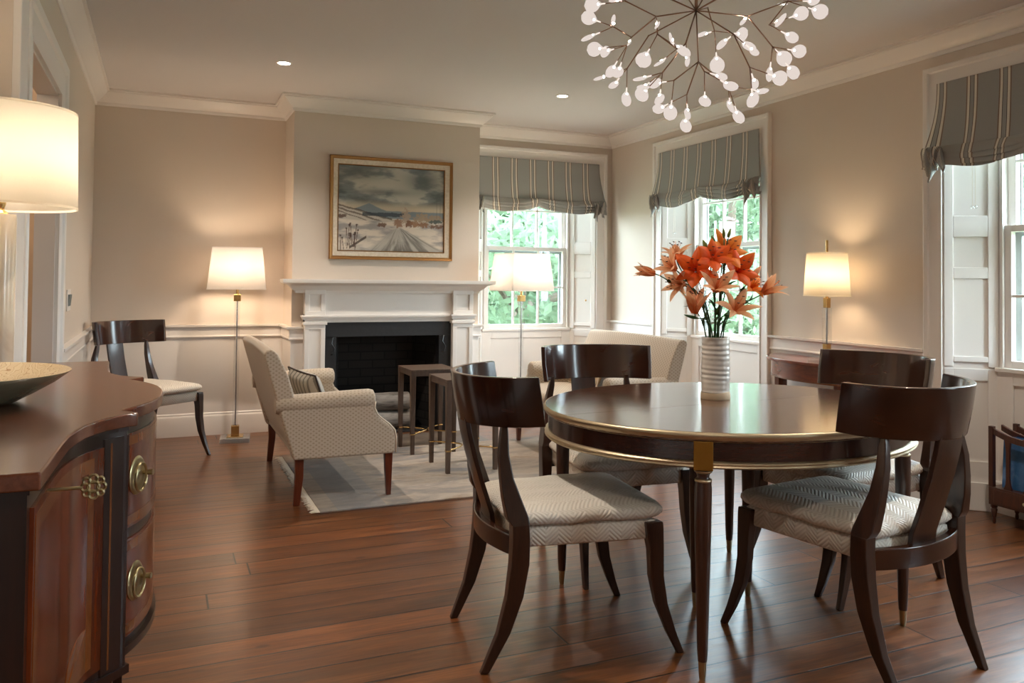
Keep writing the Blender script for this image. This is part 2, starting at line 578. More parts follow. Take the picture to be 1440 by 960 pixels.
def brick_mat():
    t = NT('sooty_firebrick')
    br = t.n('ShaderNodeTexBrick')
    P = t.sepxyz(t.tc.outputs['Object'])
    t.l(t.comb(t.math('ADD', P[0], P[1]), P[2], 0), br.inputs['Vector'])
    br.inputs['Scale'].default_value = 1; br.inputs['Brick Width'].default_value = 0.2; br.inputs['Row Height'].default_value = 0.068
    br.inputs['Mortar Size'].default_value = 0.006
    br.inputs['Color1'].default_value = (*srgb(30, 28, 27), 1); br.inputs['Color2'].default_value = (*srgb(40, 37, 35), 1); br.inputs['Mortar'].default_value = (*srgb(16, 15, 15), 1)
    t.pbr(br.outputs['Color'], 0.75, bump=t.bump(t.math('SUBTRACT', 1, br.outputs['Fac']), 0.5, 0.006)); return t.m


M_BRICK = brick_mat()


def noise_mat(name, cols, scale=4, rough=0.5, stretch=(1, 1, 1), bump=0.1, detail=5, coat=0, dist=0.3, metal=0):
    t = NT(name)
    n = t.noise(t.map(t.tc.outputs['Object'], stretch), scale, detail, 0.6, dist)
    k = len(cols)
    c = t.ramp(n, [(0.3 + 0.4 * i / (k - 1), c) for i, c in enumerate(cols)])
    t.pbr(c, rough, metal, bump=t.bump(n, bump, 0.004), coat=coat); return t.m


M_HEARTH = noise_mat('brown_hearth_stone', [srgb(84, 72, 62), srgb(112, 98, 86)], 6, 0.5)
M_BIRCH = noise_mat('birch_bark', [srgb(40, 34, 30), srgb(118, 110, 102), srgb(140, 132, 124), srgb(152, 144, 136)], 5, 0.8, (1.2, 5, 5), 0.5)
M_CERAM = noise_mat('white_glazed_ceramic', [srgb(204, 198, 190), srgb(228, 224, 217)], 8, 0.25, bump=0.05, coat=0.4)
M_CLAY = noise_mat('raw_clay_foot', [srgb(186, 164, 136), srgb(206, 186, 158)], 14, 0.7)
M_ALAB = noise_mat('alabaster', [srgb(176, 140, 110), srgb(226, 208, 184), srgb(236, 224, 206)], 3.2, 0.3, (1, 1, 0.6), 0.02, coat=0.4, dist=1.2)
M_STEM = noise_mat('lily_stem_green', [srgb(32, 62, 24), srgb(58, 96, 40)], 20, 0.5)
M_LEAF = noise_mat('lily_leaf_green', [srgb(28, 66, 26), srgb(62, 108, 44)], 20, 0.45)
M_BUD = noise_mat('green_bud', [srgb(84, 104, 32), srgb(120, 130, 50)], 25, 0.45)
M_ANTH = paint('dark_anther', srgb(72, 30, 16), 0.7)


def petal_mat(name, c0, c1, c2):
    t = NT(name)
    uv = t.sepxyz(t.tc.outputs['UV'])
    mid = t.math('ABSOLUTE', t.math('SUBTRACT', uv[0], 0.5))
    n = t.noise(t.tc.outputs['Object'], 60, 3)
    f = t.math('ADD', t.math('MULTIPLY', uv[1], 0.7), t.math('MULTIPLY', n, 0.3))
    c = t.ramp(f, [(0.1, c0), (0.45, c1), (0.95, c2)])
    c = t.mix(t.math('MULTIPLY', t.math('LESS_THAN', mid, 0.05), 0.35), c, c0)
    d = t.n('ShaderNodeBsdfPrincipled'); t.l(c, d.inputs['Base Color']); d.inputs['Roughness'].default_value = 0.5
    tr = t.n('ShaderNodeBsdfTranslucent'); t.l(c, tr.inputs[0])
    mx = t.n('ShaderNodeMixShader'); mx.inputs[0].default_value = 0.35
    t.l(d.outputs[0], mx.inputs[1]); t.l(tr.outputs[0], mx.inputs[2]); t.l(mx.outputs[0], t.out.inputs[0]); return t.m


M_PEACH = petal_mat('peach_petal', srgb(226, 130, 66), srgb(238, 172, 122), srgb(248, 206, 168))
M_ORANGE = petal_mat('orange_petal', srgb(226, 100, 18), srgb(248, 138, 40), srgb(252, 156, 66))
M_RED = petal_mat('red_orange_petal', srgb(218, 70, 12), srgb(236, 96, 22), srgb(244, 118, 40))

# ================================================================ THE ROOM
XL, XN, XR, YB, YR, ZC = -0.46, -0.66, 3.92, 6.642, -2.5, 2.58
BX0, BX1, BY = 0.905, 2.40, 6.20
OPEN = 0.62                      # half width of a window opening
W1X, W2Y, W3Y, W4Y = 3.13, 5.18, 2.48, -0.22


def struct(mb, name, mat, parent=None, **k):
    o = mb.build(name, mat, parent, **k)
    if parent is None: o['kind'] = 'structure'
    return o


struct(MB().box(-0.9, 4.42, YR - 0.2, YB + 0.4, -0.12, 0.0), 'floor', M_FLOOR)
struct(MB().box(-0.9, 4.42, YR - 0.2, YB + 0.4, ZC, ZC + 0.12), 'ceiling', M_CEIL)
DY0, DY1, DZ = 3.41, 4.36, 2.07
mb = MB()
mb.box(XL - 0.08, XL, DY1, YB + 0.3, 0, ZC)
mb.box(XL - 0.08, XL, DY0, DY1, DZ, ZC)
mb.box(XN - 0.14, XL, 3.09, DY0, 0, ZC)
mb.box(XN - 0.14, XN, YR - 0.2, 3.09, 0, ZC)
struct(mb, 'wall_left', M_WALL)
mb = MB()
mb.box(XL, BX0, YB, YB + 0.3, 0, ZC)
FX0, FX1, FZ = 1.154, 2.146, 0.877
mb.box(BX0, FX0, BY, YB + 0.3, 0, ZC)
mb.box(FX1, BX1, BY, YB + 0.3, 0, ZC)
mb.box(FX0, FX1, BY, YB + 0.3, FZ, ZC)
mb.box(BX1, W1X - OPEN, YB, YB + 0.3, 0, ZC)
mb.box(W1X - OPEN, W1X + OPEN, YB, YB + 0.3, 2.30, ZC)
mb.box(W1X + OPEN, 4.3, YB, YB + 0.3, 0, ZC)
struct(mb, 'wall_back', M_WALL)
mb = MB()
ys = [YB + 0.3, W2Y + OPEN, W2Y - OPEN, W3Y + OPEN, W3Y - OPEN, W4Y + OPEN, W4Y - OPEN, YR - 0.2]
for a, b in zip(ys[0::2], ys[1::2]):
    mb.box(XR, XR + 0.3, b, a, 0, ZC)
for c in (W2Y, W3Y, W4Y):
    mb.box(XR, XR + 0.3, c - OPEN, c + OPEN, 2.30, ZC)
struct(mb, 'wall_right', M_WALL)
struct(MB().box(XN, XR, YR - 0.2, YR, 0, ZC), 'wall_rear', M_WALL)
# hall beyond the cased opening
mb = MB()
mb.box(-2.3, XL - 0.08, 5.2, 5.3, 0, 2.5)
mb.box(-2.4, -2.3, 2.2, 5.3, 0, 2.5)
mb.box(-2.3, XN - 0.14, 2.1, 2.2, 0, 2.5)
struct(mb, 'wall_hall', M_HALL)
struct(MB().box(-2.4, XL - 0.08, 2.1, 5.3, 2.37, 2.45), 'ceiling_hall', M_HALL)
struct(MB().box(-2.4, -0.9, 2.1, 5.3, -0.1, 0.0).box(-0.9, -0.54, DY1, 5.3, -0.1, -0.001), 'floor_hall', M_FLOOR)


def sweep(mb, path, prof, closed=False, ext=0.0):
    """profile [(inward, z)] swept along a 2D path, inward = right of travel"""
    n = len(path); rings = []
    for i, p in enumerate(path):
        a = path[i - 1] if (i > 0 or closed) else None
        b = path[(i + 1) % n] if (i < n - 1 or closed) else None
        def nrm(u, v):
            d = Vector((v[0] - u[0], v[1] - u[1])).normalized(); return Vector((d.y, -d.x))
        if a is None: m = nrm(p, b)
        elif b is None: m = nrm(a, p)
        else:
            n1, n2 = nrm(a, p), nrm(p, b); m = (n1 + n2); m = m / max(1e-6, m.dot(n1))
        rings.append([(p[0] + m.x * d, p[1] + m.y * d, z) for d, z in prof])
    return mb.loft(rings, cap=not closed, closed=closed)


CROWN = [(-0.01, 2.468), (0.008, 2.468), (0.014, 2.480), (0.014, 2.490), (0.024, 2.496), (0.045, 2.515), (0.070, 2.540), (0.084, 2.556), (0.084, 2.562), (0.098, 2.566), (0.098, ZC + 0.002), (-0.01, ZC + 0.002)]
perim = [(XL, 3.09), (XL, YB), (BX0, YB), (BX0, BY), (BX1, BY), (BX1, YB), (XR, YB), (XR, YR), (XN, YR), (XN, 3.09)]
struct(sweep(MB(), perim, CROWN, closed=True), 'trim_1', M_TRIM, smooth=30)
BASE = [(-0.005, 0), (0.018, 0), (0.018, 0.140), (0.014, 0.150), (0.010, 0.156), (0.010, 0.166), (0.004, 0.174), (-0.005, 0.174)]
RAIL = [(-0.005, 0.748), (0.016, 0.748), (0.020, 0.752), (0.020, 0.760), (0.016, 0.766), (0.016, 0.822), (0.024, 0.828), (0.036, 0.832), (0.038, 0.846), (-0.005, 0.846)]
WAIN = [(-0.004, 0.17), (0.004, 0.17), (0.004, 0.76), (-0.004, 0.76)]
CO = 0.725   # outer half width of the window casing


def runs(name, path, prof):
    return struct(sweep(MB(), path, prof), name, M_TRIM, smooth=30)


PL0, PL1 = 0.99, 2.33    # mantel pilaster outer edges
k = 2
for path in ([(XL, DY1 + 0.17), (XL, YB), (BX0, YB), (BX0, BY), (PL0, BY)], [(PL1, BY), (BX1, BY), (BX1, BY + 0.35)],
             [(W1X + CO, YB), (XR, YB), (XR, W2Y + CO)], [(XR, W2Y - CO), (XR, W3Y + CO)], [(XR, W3Y - CO), (XR, W4Y + CO)], [(XR, W4Y - CO), (XR, YR), (XN, YR), (XN, 3.09)]):
    for prof in (RAIL, WAIN): runs('trim_%d' % k, path, prof); k += 1
runs('baseboard_left', [(XL, DY1 + 0.17), (XL, YB), (BX0, YB), (BX0, BY), (PL0, BY)], BASE)
runs('baseboard_back', [(W1X + CO, YB), (XR, YB), (XR, W2Y + CO)], BASE)
runs('baseboard_right', [(XR, W2Y - CO), (XR, W3Y + CO)], BASE)
runs('baseboard_near', [(XR, W3Y - CO), (XR, W4Y + CO)], BASE)
runs('baseboard_rear', [(XR, W4Y - CO), (XR, YR), (XN, YR), (XN, 3.09)], BASE)

# cased opening on the left
d1 = empty('door_1'); d1['kind'] = 'structure'
CAS = [(0, 0), (0.0, 0.018), (0.012, 0.020), (0.018, 0.013), (0.06, 0.016), (0.11, 0.020), (0.12, 0.030), (0.15, 0.034), (0.16, 0.030), (0.16, 0)]
# (distance from the opening edge, projection)


def casing(parent, name, a0, a1, zt, frame, w=1.0, floor_z=0.0):
    """three-sided casing; frame maps (along, projection, z) -> xyz"""
    prof = [(d * w, p) for d, p in CAS]
    rings = []
    for s, (aa, zz) in enumerate([(a0, floor_z), (a0, zt), (a1, zt), (a1, floor_z)]):
        sgn = -1 if s < 2 else 1
        rings.append([frame(aa + sgn * d, p, zz + (d if s in (1, 2) else 0)) for d, p in prof])
    return MB().loft(rings).build(name, M_TRIM, parent, smooth=25)


casing(d1, 'door_casing', DY0, DY1, DZ, lambda a, p, z: (XL + p, a, z))
MB().box(XL - 0.02, XL + 0.024, 3.095, DY0 - 0.155, 0, ZC - 0.1).build('pilaster_board', M_TRIM, d1, bevel=0.004)
MB().box(XL - 0.085, XL + 0.002, DY1 - 0.012, DY1 + 0.001, 0, DZ).box(XL - 0.085, XL + 0.002, DY0 - 0.001, DY0 + 0.012, 0, DZ).box(XL - 0.085, XL + 0.002, DY0, DY1, DZ - 0.012, DZ + 0.001).build('door_jamb', M_TRIM, d1)

# ---------------------------------------------------------------- windows
def window(idx, loc, rz):
    w = empty('window_%d' % idx, loc, rz); w['kind'] = 'structure'
    HW, D = 0.45, 0.2
    casing(w, 'window_casing', -OPEN, OPEN, 2.30, lambda a, p, z: (a, -p, z), w=0.66)
    # splayed panelled jambs (folded shutters)
    L = math.hypot(OPEN - HW, D)
    for sg in (-1, 1):
        ux, uy = -(OPEN - HW) / L * sg, D / L      # along the jamb, going outward
        nx, ny = -uy * sg, -abs(OPEN - HW) / L     # towards the opening
        def J(mb, s0, s1, z0, z1, t0, t1):
            pts = []
            for s, t in ((s0, t0), (s1, t0), (s1, t1), (s0, t1)):
                pts.append((sg * OPEN + ux * s + nx * t, uy * s + ny * t))
            mb.prism(pts, z0, z1)
        mb = MB(); J(mb, -0.002, L + 0.01, 0, 2.30, -0.03, 0.0)
        zs = [0.79, 0.82, 1.24, 1.30, 1.465, 1.58, 2.22, 2.30]
        for a, b in ((0.0, 0.045), (L - 0.05, L)): J(mb, a, b, 0.765, 2.30, 0, 0.012)
        for a, b in zip(zs[0::2], zs[1::2]): J(mb, 0.045, L - 0.05, a, b, 0, 0.012)
        mb.build('shutter_panel', M_TRIM, w, bevel=0.003)
        mb = MB()
        for a, b in ((0.0, 0.045), (L - 0.05, L)): J(mb, a, b, 0.0, 0.755, 0, 0.010)
        for a, b in ((0.0, 0.26), (0.69, 0.755)): J(mb, 0.045, L - 0.05, a, b, 0, 0.010)
        J(mb, -0.0, L, 0.0, 0.15, 0.01, 0.024)
        mb.build('jamb_panel', M_TRIM, w, bevel=0.003)
    MB().box(-OPEN, OPEN, 0, D + 0.1, 2.30, 2.315).build('head_board', M_TRIM, w)
    # window back under the sill
    mb = MB().box(-OPEN - 0.01, OPEN + 0.01, D, D + 0.1, 0, 0.75)
    for a, b in ((-HW, -0.36), (0.36, HW)): mb.box(a, b, D - 0.012, D, 0, 0.75)
    for a, b in ((0, 0.26), (0.68, 0.75)): mb.box(-0.36, 0.36, D - 0.012, D, a, b)
    mb.box(-HW - 0.005, HW + 0.005, D - 0.03, D - 0.01, 0, 0.15)
    mb.box(-HW - 0.005, HW + 0.005, D - 0.022, D - 0.01, 0.15, 0.165)
    mb.build('window_back', M_TRIM, w, bevel=0.003)
    MB().box(-HW, HW, D - 0.03, D + 0.06, 0.745, 0.768).build('window_sill', M_TRIM, w, bevel=0.004)
    # box frame
    mb = MB()
    for s in (-1, 1):
        a, b = sorted((s * 0.425, s * 0.64)); mb.box(a, b, D, D + 0.12, 0.75, 2.32)
    mb.box(-0.425, 0.425, D, D + 0.12, 2.24, 2.32).box(-0.425, 0.425, D + 0.0, D + 0.12, 0.74, 0.766)
    for s in (-1, 1):
        a, b = sorted((s * 0.415, s * 0.432)); mb.box(a, b, D - 0.012, D + 0.004, 0.768, 2.25)
    mb.build('window_frame', M_TRIM, w, bevel=0.002)

    def sash(name, y0, z0, z1, bot, top):
        mb = MB(); G = 0.38; d = 0.034
        for s in (-1, 1):
            a, b = sorted((s * G, s * 0.424)); mb.box(a, b, y0, y0 + d, z0, z1)
        mb.box(-G, G, y0, y0 + d, z0, z0 + bot).box(-G, G, y0, y0 + d, z1 - top, z1)
        for x in (-G / 3, G / 3): mb.box(x - 0.008, x + 0.008, y0 + 0.004, y0 + d - 0.004, z0 + bot, z1 - top)
        zm = (z0 + bot + z1 - top) / 2
        mb.box(-G, G, y0 + 0.004, y0 + d - 0.004, zm - 0.008, zm + 0.008)
        sh = mb.build(name, M_TRIM, w, bevel=0.002)
        MB().box(-G - 0.003, G + 0.003, y0 + d / 2 - 0.0015, y0 + d / 2 + 0.0015, z0 + bot - 0.003, z1 - top + 0.003).build('glass_pane', M_PANE, sh)
        return sh
    sash('lower_sash', D + 0.006, 0.767, 1.525, 0.04, 0.035)
    sash('upper_sash', D + 0.046, 1.49, 2.25, 0.035, 0.04)
    # dark storm frame behind
    mb = MB()
    for s in (-1, 1):
        a, b = sorted((s * 0.38, s * 0.42)); mb.box(a, b, D + 0.09, D + 0.105, 0.767, 2.24)
    mb.box(-0.38, 0.38, D + 0.09, D + 0.105, 1.47, 1.495)
    mb.build('storm_frame', M_STORM, w)
    # sash cord weights / lift
    MB().lathe([(0.0, 0), (0.008, 0.004), (0.009, 0.012), (0.0, 0.02)], 10).build('shutter_knob', M_BRASS, w, loc=(OPEN - 0.075, 0.05, 1.02), smooth=60)
    return w


M_STORM = paint('grey_storm_frame', srgb(120, 124, 122), 0.5)
window(1, (W1X, YB, 0), 0)
window(2, (XR, W2Y, 0), -PI / 2)
window(3, (XR, W3Y, 0), -PI / 2)
window(4, (XR, W4Y, 0), -PI / 2)

# portals help the sky light find its way in
for i, (l, rz) in enumerate((((W1X, YB + 0.36, 1.5), 0), ((XR + 0.36, W2Y, 1.5), -PI / 2), ((XR + 0.36, W3Y, 1.5), -PI / 2), ((XR + 0.36, W4Y, 1.5), -PI / 2))):
    ld = bpy.data.lights.new('window_portal', 'AREA'); ld.shape = 'RECTANGLE'; ld.size = 0.9; ld.size_y = 1.6
    ld.cycles.is_portal = True
    o = bpy.data.objects.new('window_portal', ld); C.objects.link(o)
    o.location = l; o.rotation_euler = (-PI / 2, 0, rz)

# ---------------------------------------------------------------- outdoors
M_GRASS = noise_mat('lawn', [srgb(112, 120, 92), srgb(134, 140, 110), srgb(150, 156, 124)], 1.2, 0.9, bump=0.3)
M_ROAD = noise_mat('street_asphalt', [srgb(150, 152, 158), srgb(176, 178, 184)], 2, 0.9)
M_BARK = noise_mat('tree_bark', [srgb(78, 66, 56), srgb(112, 98, 84)], 6, 0.9, (4, 4, 1), 0.6)
GZ = -0.7
g = MB().box(-60, 90, -60, 90, GZ - 0.2, GZ); go = struct(g, 'ground', M_GRASS)
struct(MB().box(14.5, 19.5, -60, 90, GZ, GZ + 0.02), 'road', M_ROAD)


def leaf_mat(name, a, b):
    t = NT(name)
    n = t.noise(t.tc.outputs['Object'], 1.5, 3)
    c = t.ramp(n, [(0.3, a), (0.7, b)])
    d = t.n('ShaderNodeBsdfDiffuse'); t.l(c, d.inputs[0]); tr = t.n('ShaderNodeBsdfTranslucent'); t.l(c, tr.inputs[0])
    mx = t.n('ShaderNodeMixShader'); mx.inputs[0].default_value = 0.45
    t.l(d.outputs[0], mx.inputs[1]); t.l(tr.outputs[0], mx.inputs[2]); t.l(mx.outputs[0], t.out.inputs[0]); return t.m


M_LEAVES = leaf_mat('tree_leaves', srgb(92, 112, 88), srgb(142, 160, 130))
rt = random.Random(3)


def tree(name, h, cr, nleaf, ls, seed):
    rr = random.Random(seed)
    t = empty(name)
    mb = MB(); mb.tube([(0, 0, -0.1), (0.05, 0, h * 0.3), (-0.05, 0.08, h * 0.6), (0, 0, h * 0.85)], [0.16, 0.13, 0.09, 0.03], 8)
    for q in range(9):
        a = rr.uniform(0, 2 * PI); z = h * rr.uniform(0.22, 0.7); L = cr * rr.uniform(0.6, 0.95)
        mb.tube([(0, 0, z), (math.cos(a) * L * 0.5, math.sin(a) * L * 0.5, z + h * 0.08), (math.cos(a) * L, math.sin(a) * L, z + h * 0.2)], [0.05, 0.03, 0.01], 6)
    mb.build('trunk', M_BARK, t, smooth=60)
    lf = MB()
    clumps = []
    for q in range(46):
        a = rr.uniform(0, 2 * PI); z = rr.uniform(-0.95, 1); rad = math.sqrt(max(0, 1 - z * z)) * rr.uniform(0.45, 1)
        clumps.append((math.cos(a) * rad * cr, math.sin(a) * rad * cr, h * 0.56 + z * h * 0.43, rr.uniform(0.28, 0.5) * cr * 0.8))
    for i in range(nleaf):
        cx, cy, cz, r = clumps[rr.randrange(len(clumps))]
        p = Vector((rr.gauss(0, 1), rr.gauss(0, 1), rr.gauss(0, 1))).normalized() * (r * rr.random() ** 0.4)
        c = Vector((cx, cy, cz)) + p
        a = Vector((rr.gauss(0, 1), rr.gauss(0, 1), rr.gauss(0, 1))).normalized(); b = a.cross(Vector((rr.random(), rr.random(), 1))).normalized()
        s = ls * rr.uniform(0.6, 1.2)
        lf.add([c - a * s, c + b * s * 0.45, c + a * s, c - b * s * 0.45], [(0, 1, 2, 3)])
    o = lf.build('foliage', M_LEAVES, t)
    return t


TA = tree('broadleaf_tree', 6.5, 2.3, 13000, 0.13, 1)
TB = tree('broadleaf_tree', 9.0, 3.2, 18000, 0.19, 2)
SB = tree('leafy_shrub', 2.6, 1.4, 5000, 0.09, 4)
spots = [(TA, 5.4, 12.6, 0, 1), (TB, 9.3, 20.0, 0.4, 1), (SB, 4.1, 9.0, 0, 1), (SB, 7.3, 9.6, 1.1, 0.9), (TA, 10.9, 13.6, 2.2, 0.9),
         (TB, 22.0, 28.5, 0.7, 1.1), (TB, 24.8, 19.5, 1.9, 1.1), (TA, 22.0, 12.4, 2.5, 1.2), (TB, 24.5, 5.0, 0.2, 1.0), (TB, 12.0, 36.0, 0.1, 1.2)]
TL = ['broadleaf tree nearest the window by the fireplace', 'tall tree farther back behind the window by the fireplace',
      'low shrub close outside the window behind the white square lamp shade', 'shrub at the lower right outside the fireplace-side window', 'tree on the near lawn outside the middle window',
      'pale tree across the street behind the lilies', 'tall tree across the street seen through the middle window', 'tree across the street by the folded shutter of the right-hand window',
      'tree across the street at the far right window pane', 'tall distant tree beyond the lawn between the two left windows']
for i, (src, x, y, r, s) in enumerate(spots):
    first = src.get('label') is None
    o = src if first else copy_tree(src)
    o.location = (x, y, GZ); o.rotation_euler = (0, 0, r); o.scale = (s, s, s)
    tag(o, TL[i], 'shrub' if src is SB else 'tree', 'trees and shrubs outside the windows')

# ================================================================ FIREPLACE
fp = tag(empty('fireplace', (0, 0, 0)), 'white panelled fireplace mantel around a black brick firebox', 'fireplace')
mb = MB()
PW = PL0 + 0.13
YP = BY - 0.075
for a, b in ((PL0, FX0 - 0.01), (FX1 + 0.01, PL1)):
    mb = MB()
    mb.box(a, b, YP + 0.01, BY, 0, 1.12)
    for z0, z1 in ((0.0, 0.16), (0.83, 0.865), (0.94, 0.965), (1.09, 1.14)): mb.box(a, b, YP, YP + 0.01, z0, z1)
    for z0, z1 in ((0.16, 0.83), (0.965, 1.09)): mb.box(a, a + 0.035, YP, YP + 0.01, z0, z1).box(b - 0.035, b, YP, YP + 0.01, z0, z1)
    mb.box(a - 0.012, b + 0.012, YP - 0.012, BY, 0.862, 0.885).box(a - 0.012, b + 0.012, YP - 0.014, BY, 0.9, 0.918).box(a - 0.022, b + 0.022, YP - 0.024, BY, 0.918, 0.934).box(a, b, YP, BY, 0.88, 0.945)
    mb.box(a - 0.008, b + 0.008, YP - 0.008, BY, 0, 0.15)
    mb.build('pilaster', M_TRIM, fp, bevel=0.003)
mb = MB()
mb.box(FX0 - 0.012, FX1 + 0.012, YP + 0.03, BY, 0.877, 1.12)
mb.box(FX0 - 0.012, FX1 + 0.012, YP + 0.008, BY, 0.915, 0.934).box(FX0 - 0.012, FX1 + 0.012, YP + 0.018, BY, 0.9, 0.916)
mb.build('frieze', M_TRIM, fp, bevel=0.003)
SH = [(0.0, 1.10), (0.018, 1.10), (0.022, 1.118), (0.040, 1.130), (0.060, 1.150), (0.072, 1.162), (0.10, 1.170), (0.118, 1.176), (0.122, 1.190), (0.122, 1.204), (0.0, 1.204)]
sweep(MB(), [(BX0 + 0.035, BY), (BX0 + 0.035, YP + 0.03), (BX1 - 0.035, YP + 0.03), (BX1 - 0.035, BY)][::-1], [(-d, z) for d, z in SH][::-1]).build('mantel_shelf', M_TRIM, fp, smooth=30)
MB().box(BX0 + 0.03, BX1 - 0.03, YP + 0.02, BY + 0.0, 1.108, 1.203).build('shelf_core', M_TRIM, fp)
# black surround and firebox
mb = MB()
FI0, FI1, FIZ = 1.235, 2.055, 0.765
ys = BY + 0.0
for a, b in ((FX0 - 0.012, FI0), (FI1, FX1 + 0.012)): mb.box(a, b, YP + 0.045, BY + 0.1, 0, FIZ)
mb.box(FX0 - 0.012, FX1 + 0.012, YP + 0.045, BY + 0.1, FIZ, 0.885)
mb.build('slate_surround', M_BLACK, fp, bevel=0.003)
mb = MB()
q = [(FI0 - 0.01, BY + 0.02), (FI0 + 0.1, YB - 0.06), (FI1 - 0.1, YB - 0.06), (FI1 + 0.01, BY + 0.02)]
for (xa, ya), (xb, yb) in zip(q, q[1:]):
    d = Vector((xb - xa, yb - ya)).normalized(); nn = Vector((-d.y, d.x)) * 0.04
    mb.prism([(xa, ya), (xb, yb), (xb + nn.x, yb + nn.y), (xa + nn.x, ya + nn.y)], 0.004, 0.86)
mb.box(FI0 - 0.05, FI1 + 0.05, BY + 0.02, YB - 0.02, 0.80, 0.84)
mb.build('firebox', M_BRICK, fp)
MB().box(FX0, FX1, BY + 0.02, YB - 0.02, -0.002, 0.012).build('firebox_floor', M_BRICK, fp)
for x in (FI0 - 0.03, FI1 + 0.03):
    mb = MB()
    mb.tube([(x, YP + 0.045, 0.765), (x, YP + 0.02, 0.76), (x - 0.012, YP + 0.012, 0.72), (x + 0.014, YP + 0.012, 0.68), (x, YP + 0.016, 0.64), (x, YP + 0.045, 0.635)], 0.006, 6)
    mb.build('screen_hook', M_BLACK, fp, smooth=60)
tag(MB().box(1.02, 2.30, 5.62, BY - 0.06, 0.0, 0.004).build('hearth', M_HEARTH), 'brown stone hearth slab set flush in the floor before the fireplace', 'hearth')


def log(x, y, z, L, r, rz, label):
    rr = random.Random(int(z * 1000) + 7)
    rings = []
    for i in range(9):
        t = i / 8
        rings.append([((t - 0.5) * L, (r * (1 + 0.05 * rr.uniform(-1, 1))) * math.cos(2 * PI * j / 14), (r * (1 + 0.03 * rr.uniform(-1, 1))) * math.sin(2 * PI * j / 14)) for j in range(14)])
    o = MB().loft(rings).build('birch_log', M_BIRCH, smooth=50)
    o.location = (x, y, z); o.rotation_euler = (0, 0, rz)
    tag(o, label, 'log', 'birch logs in the fireplace')


log(1.60, 6.34, 0.012 + 0.075, 0.56, 0.075, 0.05, 'pale birch log, the lower of the two in the fireplace')
log(1.58, 6.345, 0.012 + 0.148 + 0.073, 0.55, 0.072, -0.04, 'pale birch log lying on top of the other in the fireplace')

# ---------------------------------------------------------------- painting
pt = tag(empty('framed_painting', ((1.172 + 2.157) / 2, BY - 0.002, 1.757)), 'framed winter landscape painting hanging above the white mantel', 'painting')
PWD, PHT = 0.985, 0.795


def frame_ring(w, h, prof):
    """prof: [(inset, depth)]; returns closed loft around the rectangle"""
    rings = []
    for sx, sz in ((-1, -1), (1, -1), (1, 1), (-1, 1)):
        rings.append([(sx * (w / 2 - i), -d, sz * (h / 2 - i)) for i, d in prof])
    return MB().loft(rings, closed=True, cap=False)


frame_ring(PWD, PHT, [(0, 0), (0, 0.034), (0.006, 0.040), (0.012, 0.036), (0.016, 0.036), (0.022, 0.030), (0.026, 0.030), (0.026, 0)]).build('gilt_frame', metal('frame_gilt', srgb(176, 132, 84), 0.45), pt, smooth=40)
frame_ring(PWD - 0.05, PHT - 0.05, [(0, 0), (0, 0.028), (0.034, 0.020), (0.038, 0.018), (0.038, 0)]).build('linen_liner', noise_mat('linen_liner', [srgb(204, 190, 168), srgb(226, 214, 196)], 60, 0.8), pt, smooth=40)
frame_ring(PWD - 0.124, PHT - 0.124, [(0, 0), (0, 0.021), (0.006, 0.021), (0.008, 0.014), (0.008, 0)]).build('inner_fillet', metal('fillet_gilt', srgb(160, 116, 70), 0.5), pt, smooth=40)


def hash2(x, y):
    v = np.sin(x * 127.1 + y * 311.7) * 43758.5453
    return v - np.floor(v)


def vnoise(x, y):
    xi, yi = np.floor(x), np.floor(y); xf, yf = x - xi, y - yi
    u, v = xf * xf * (3 - 2 * xf), yf * yf * (3 - 2 * yf)
    return (hash2(xi, yi) * (1 - u) + hash2(xi + 1, yi) * u) * (1 - v) + (hash2(xi, yi + 1) * (1 - u) + hash2(xi + 1, yi + 1) * u) * v


def fbm(x, y, o=5):
    s = 0; a = 0.5; t = 0
    for i in range(o):
        s = s + a * vnoise(x, y); t += a; a *= 0.55; x = x * 2.03 + 11; y = y * 2.03 + 5
    return s / t


def lin(c): return np.array(srgb(*c))


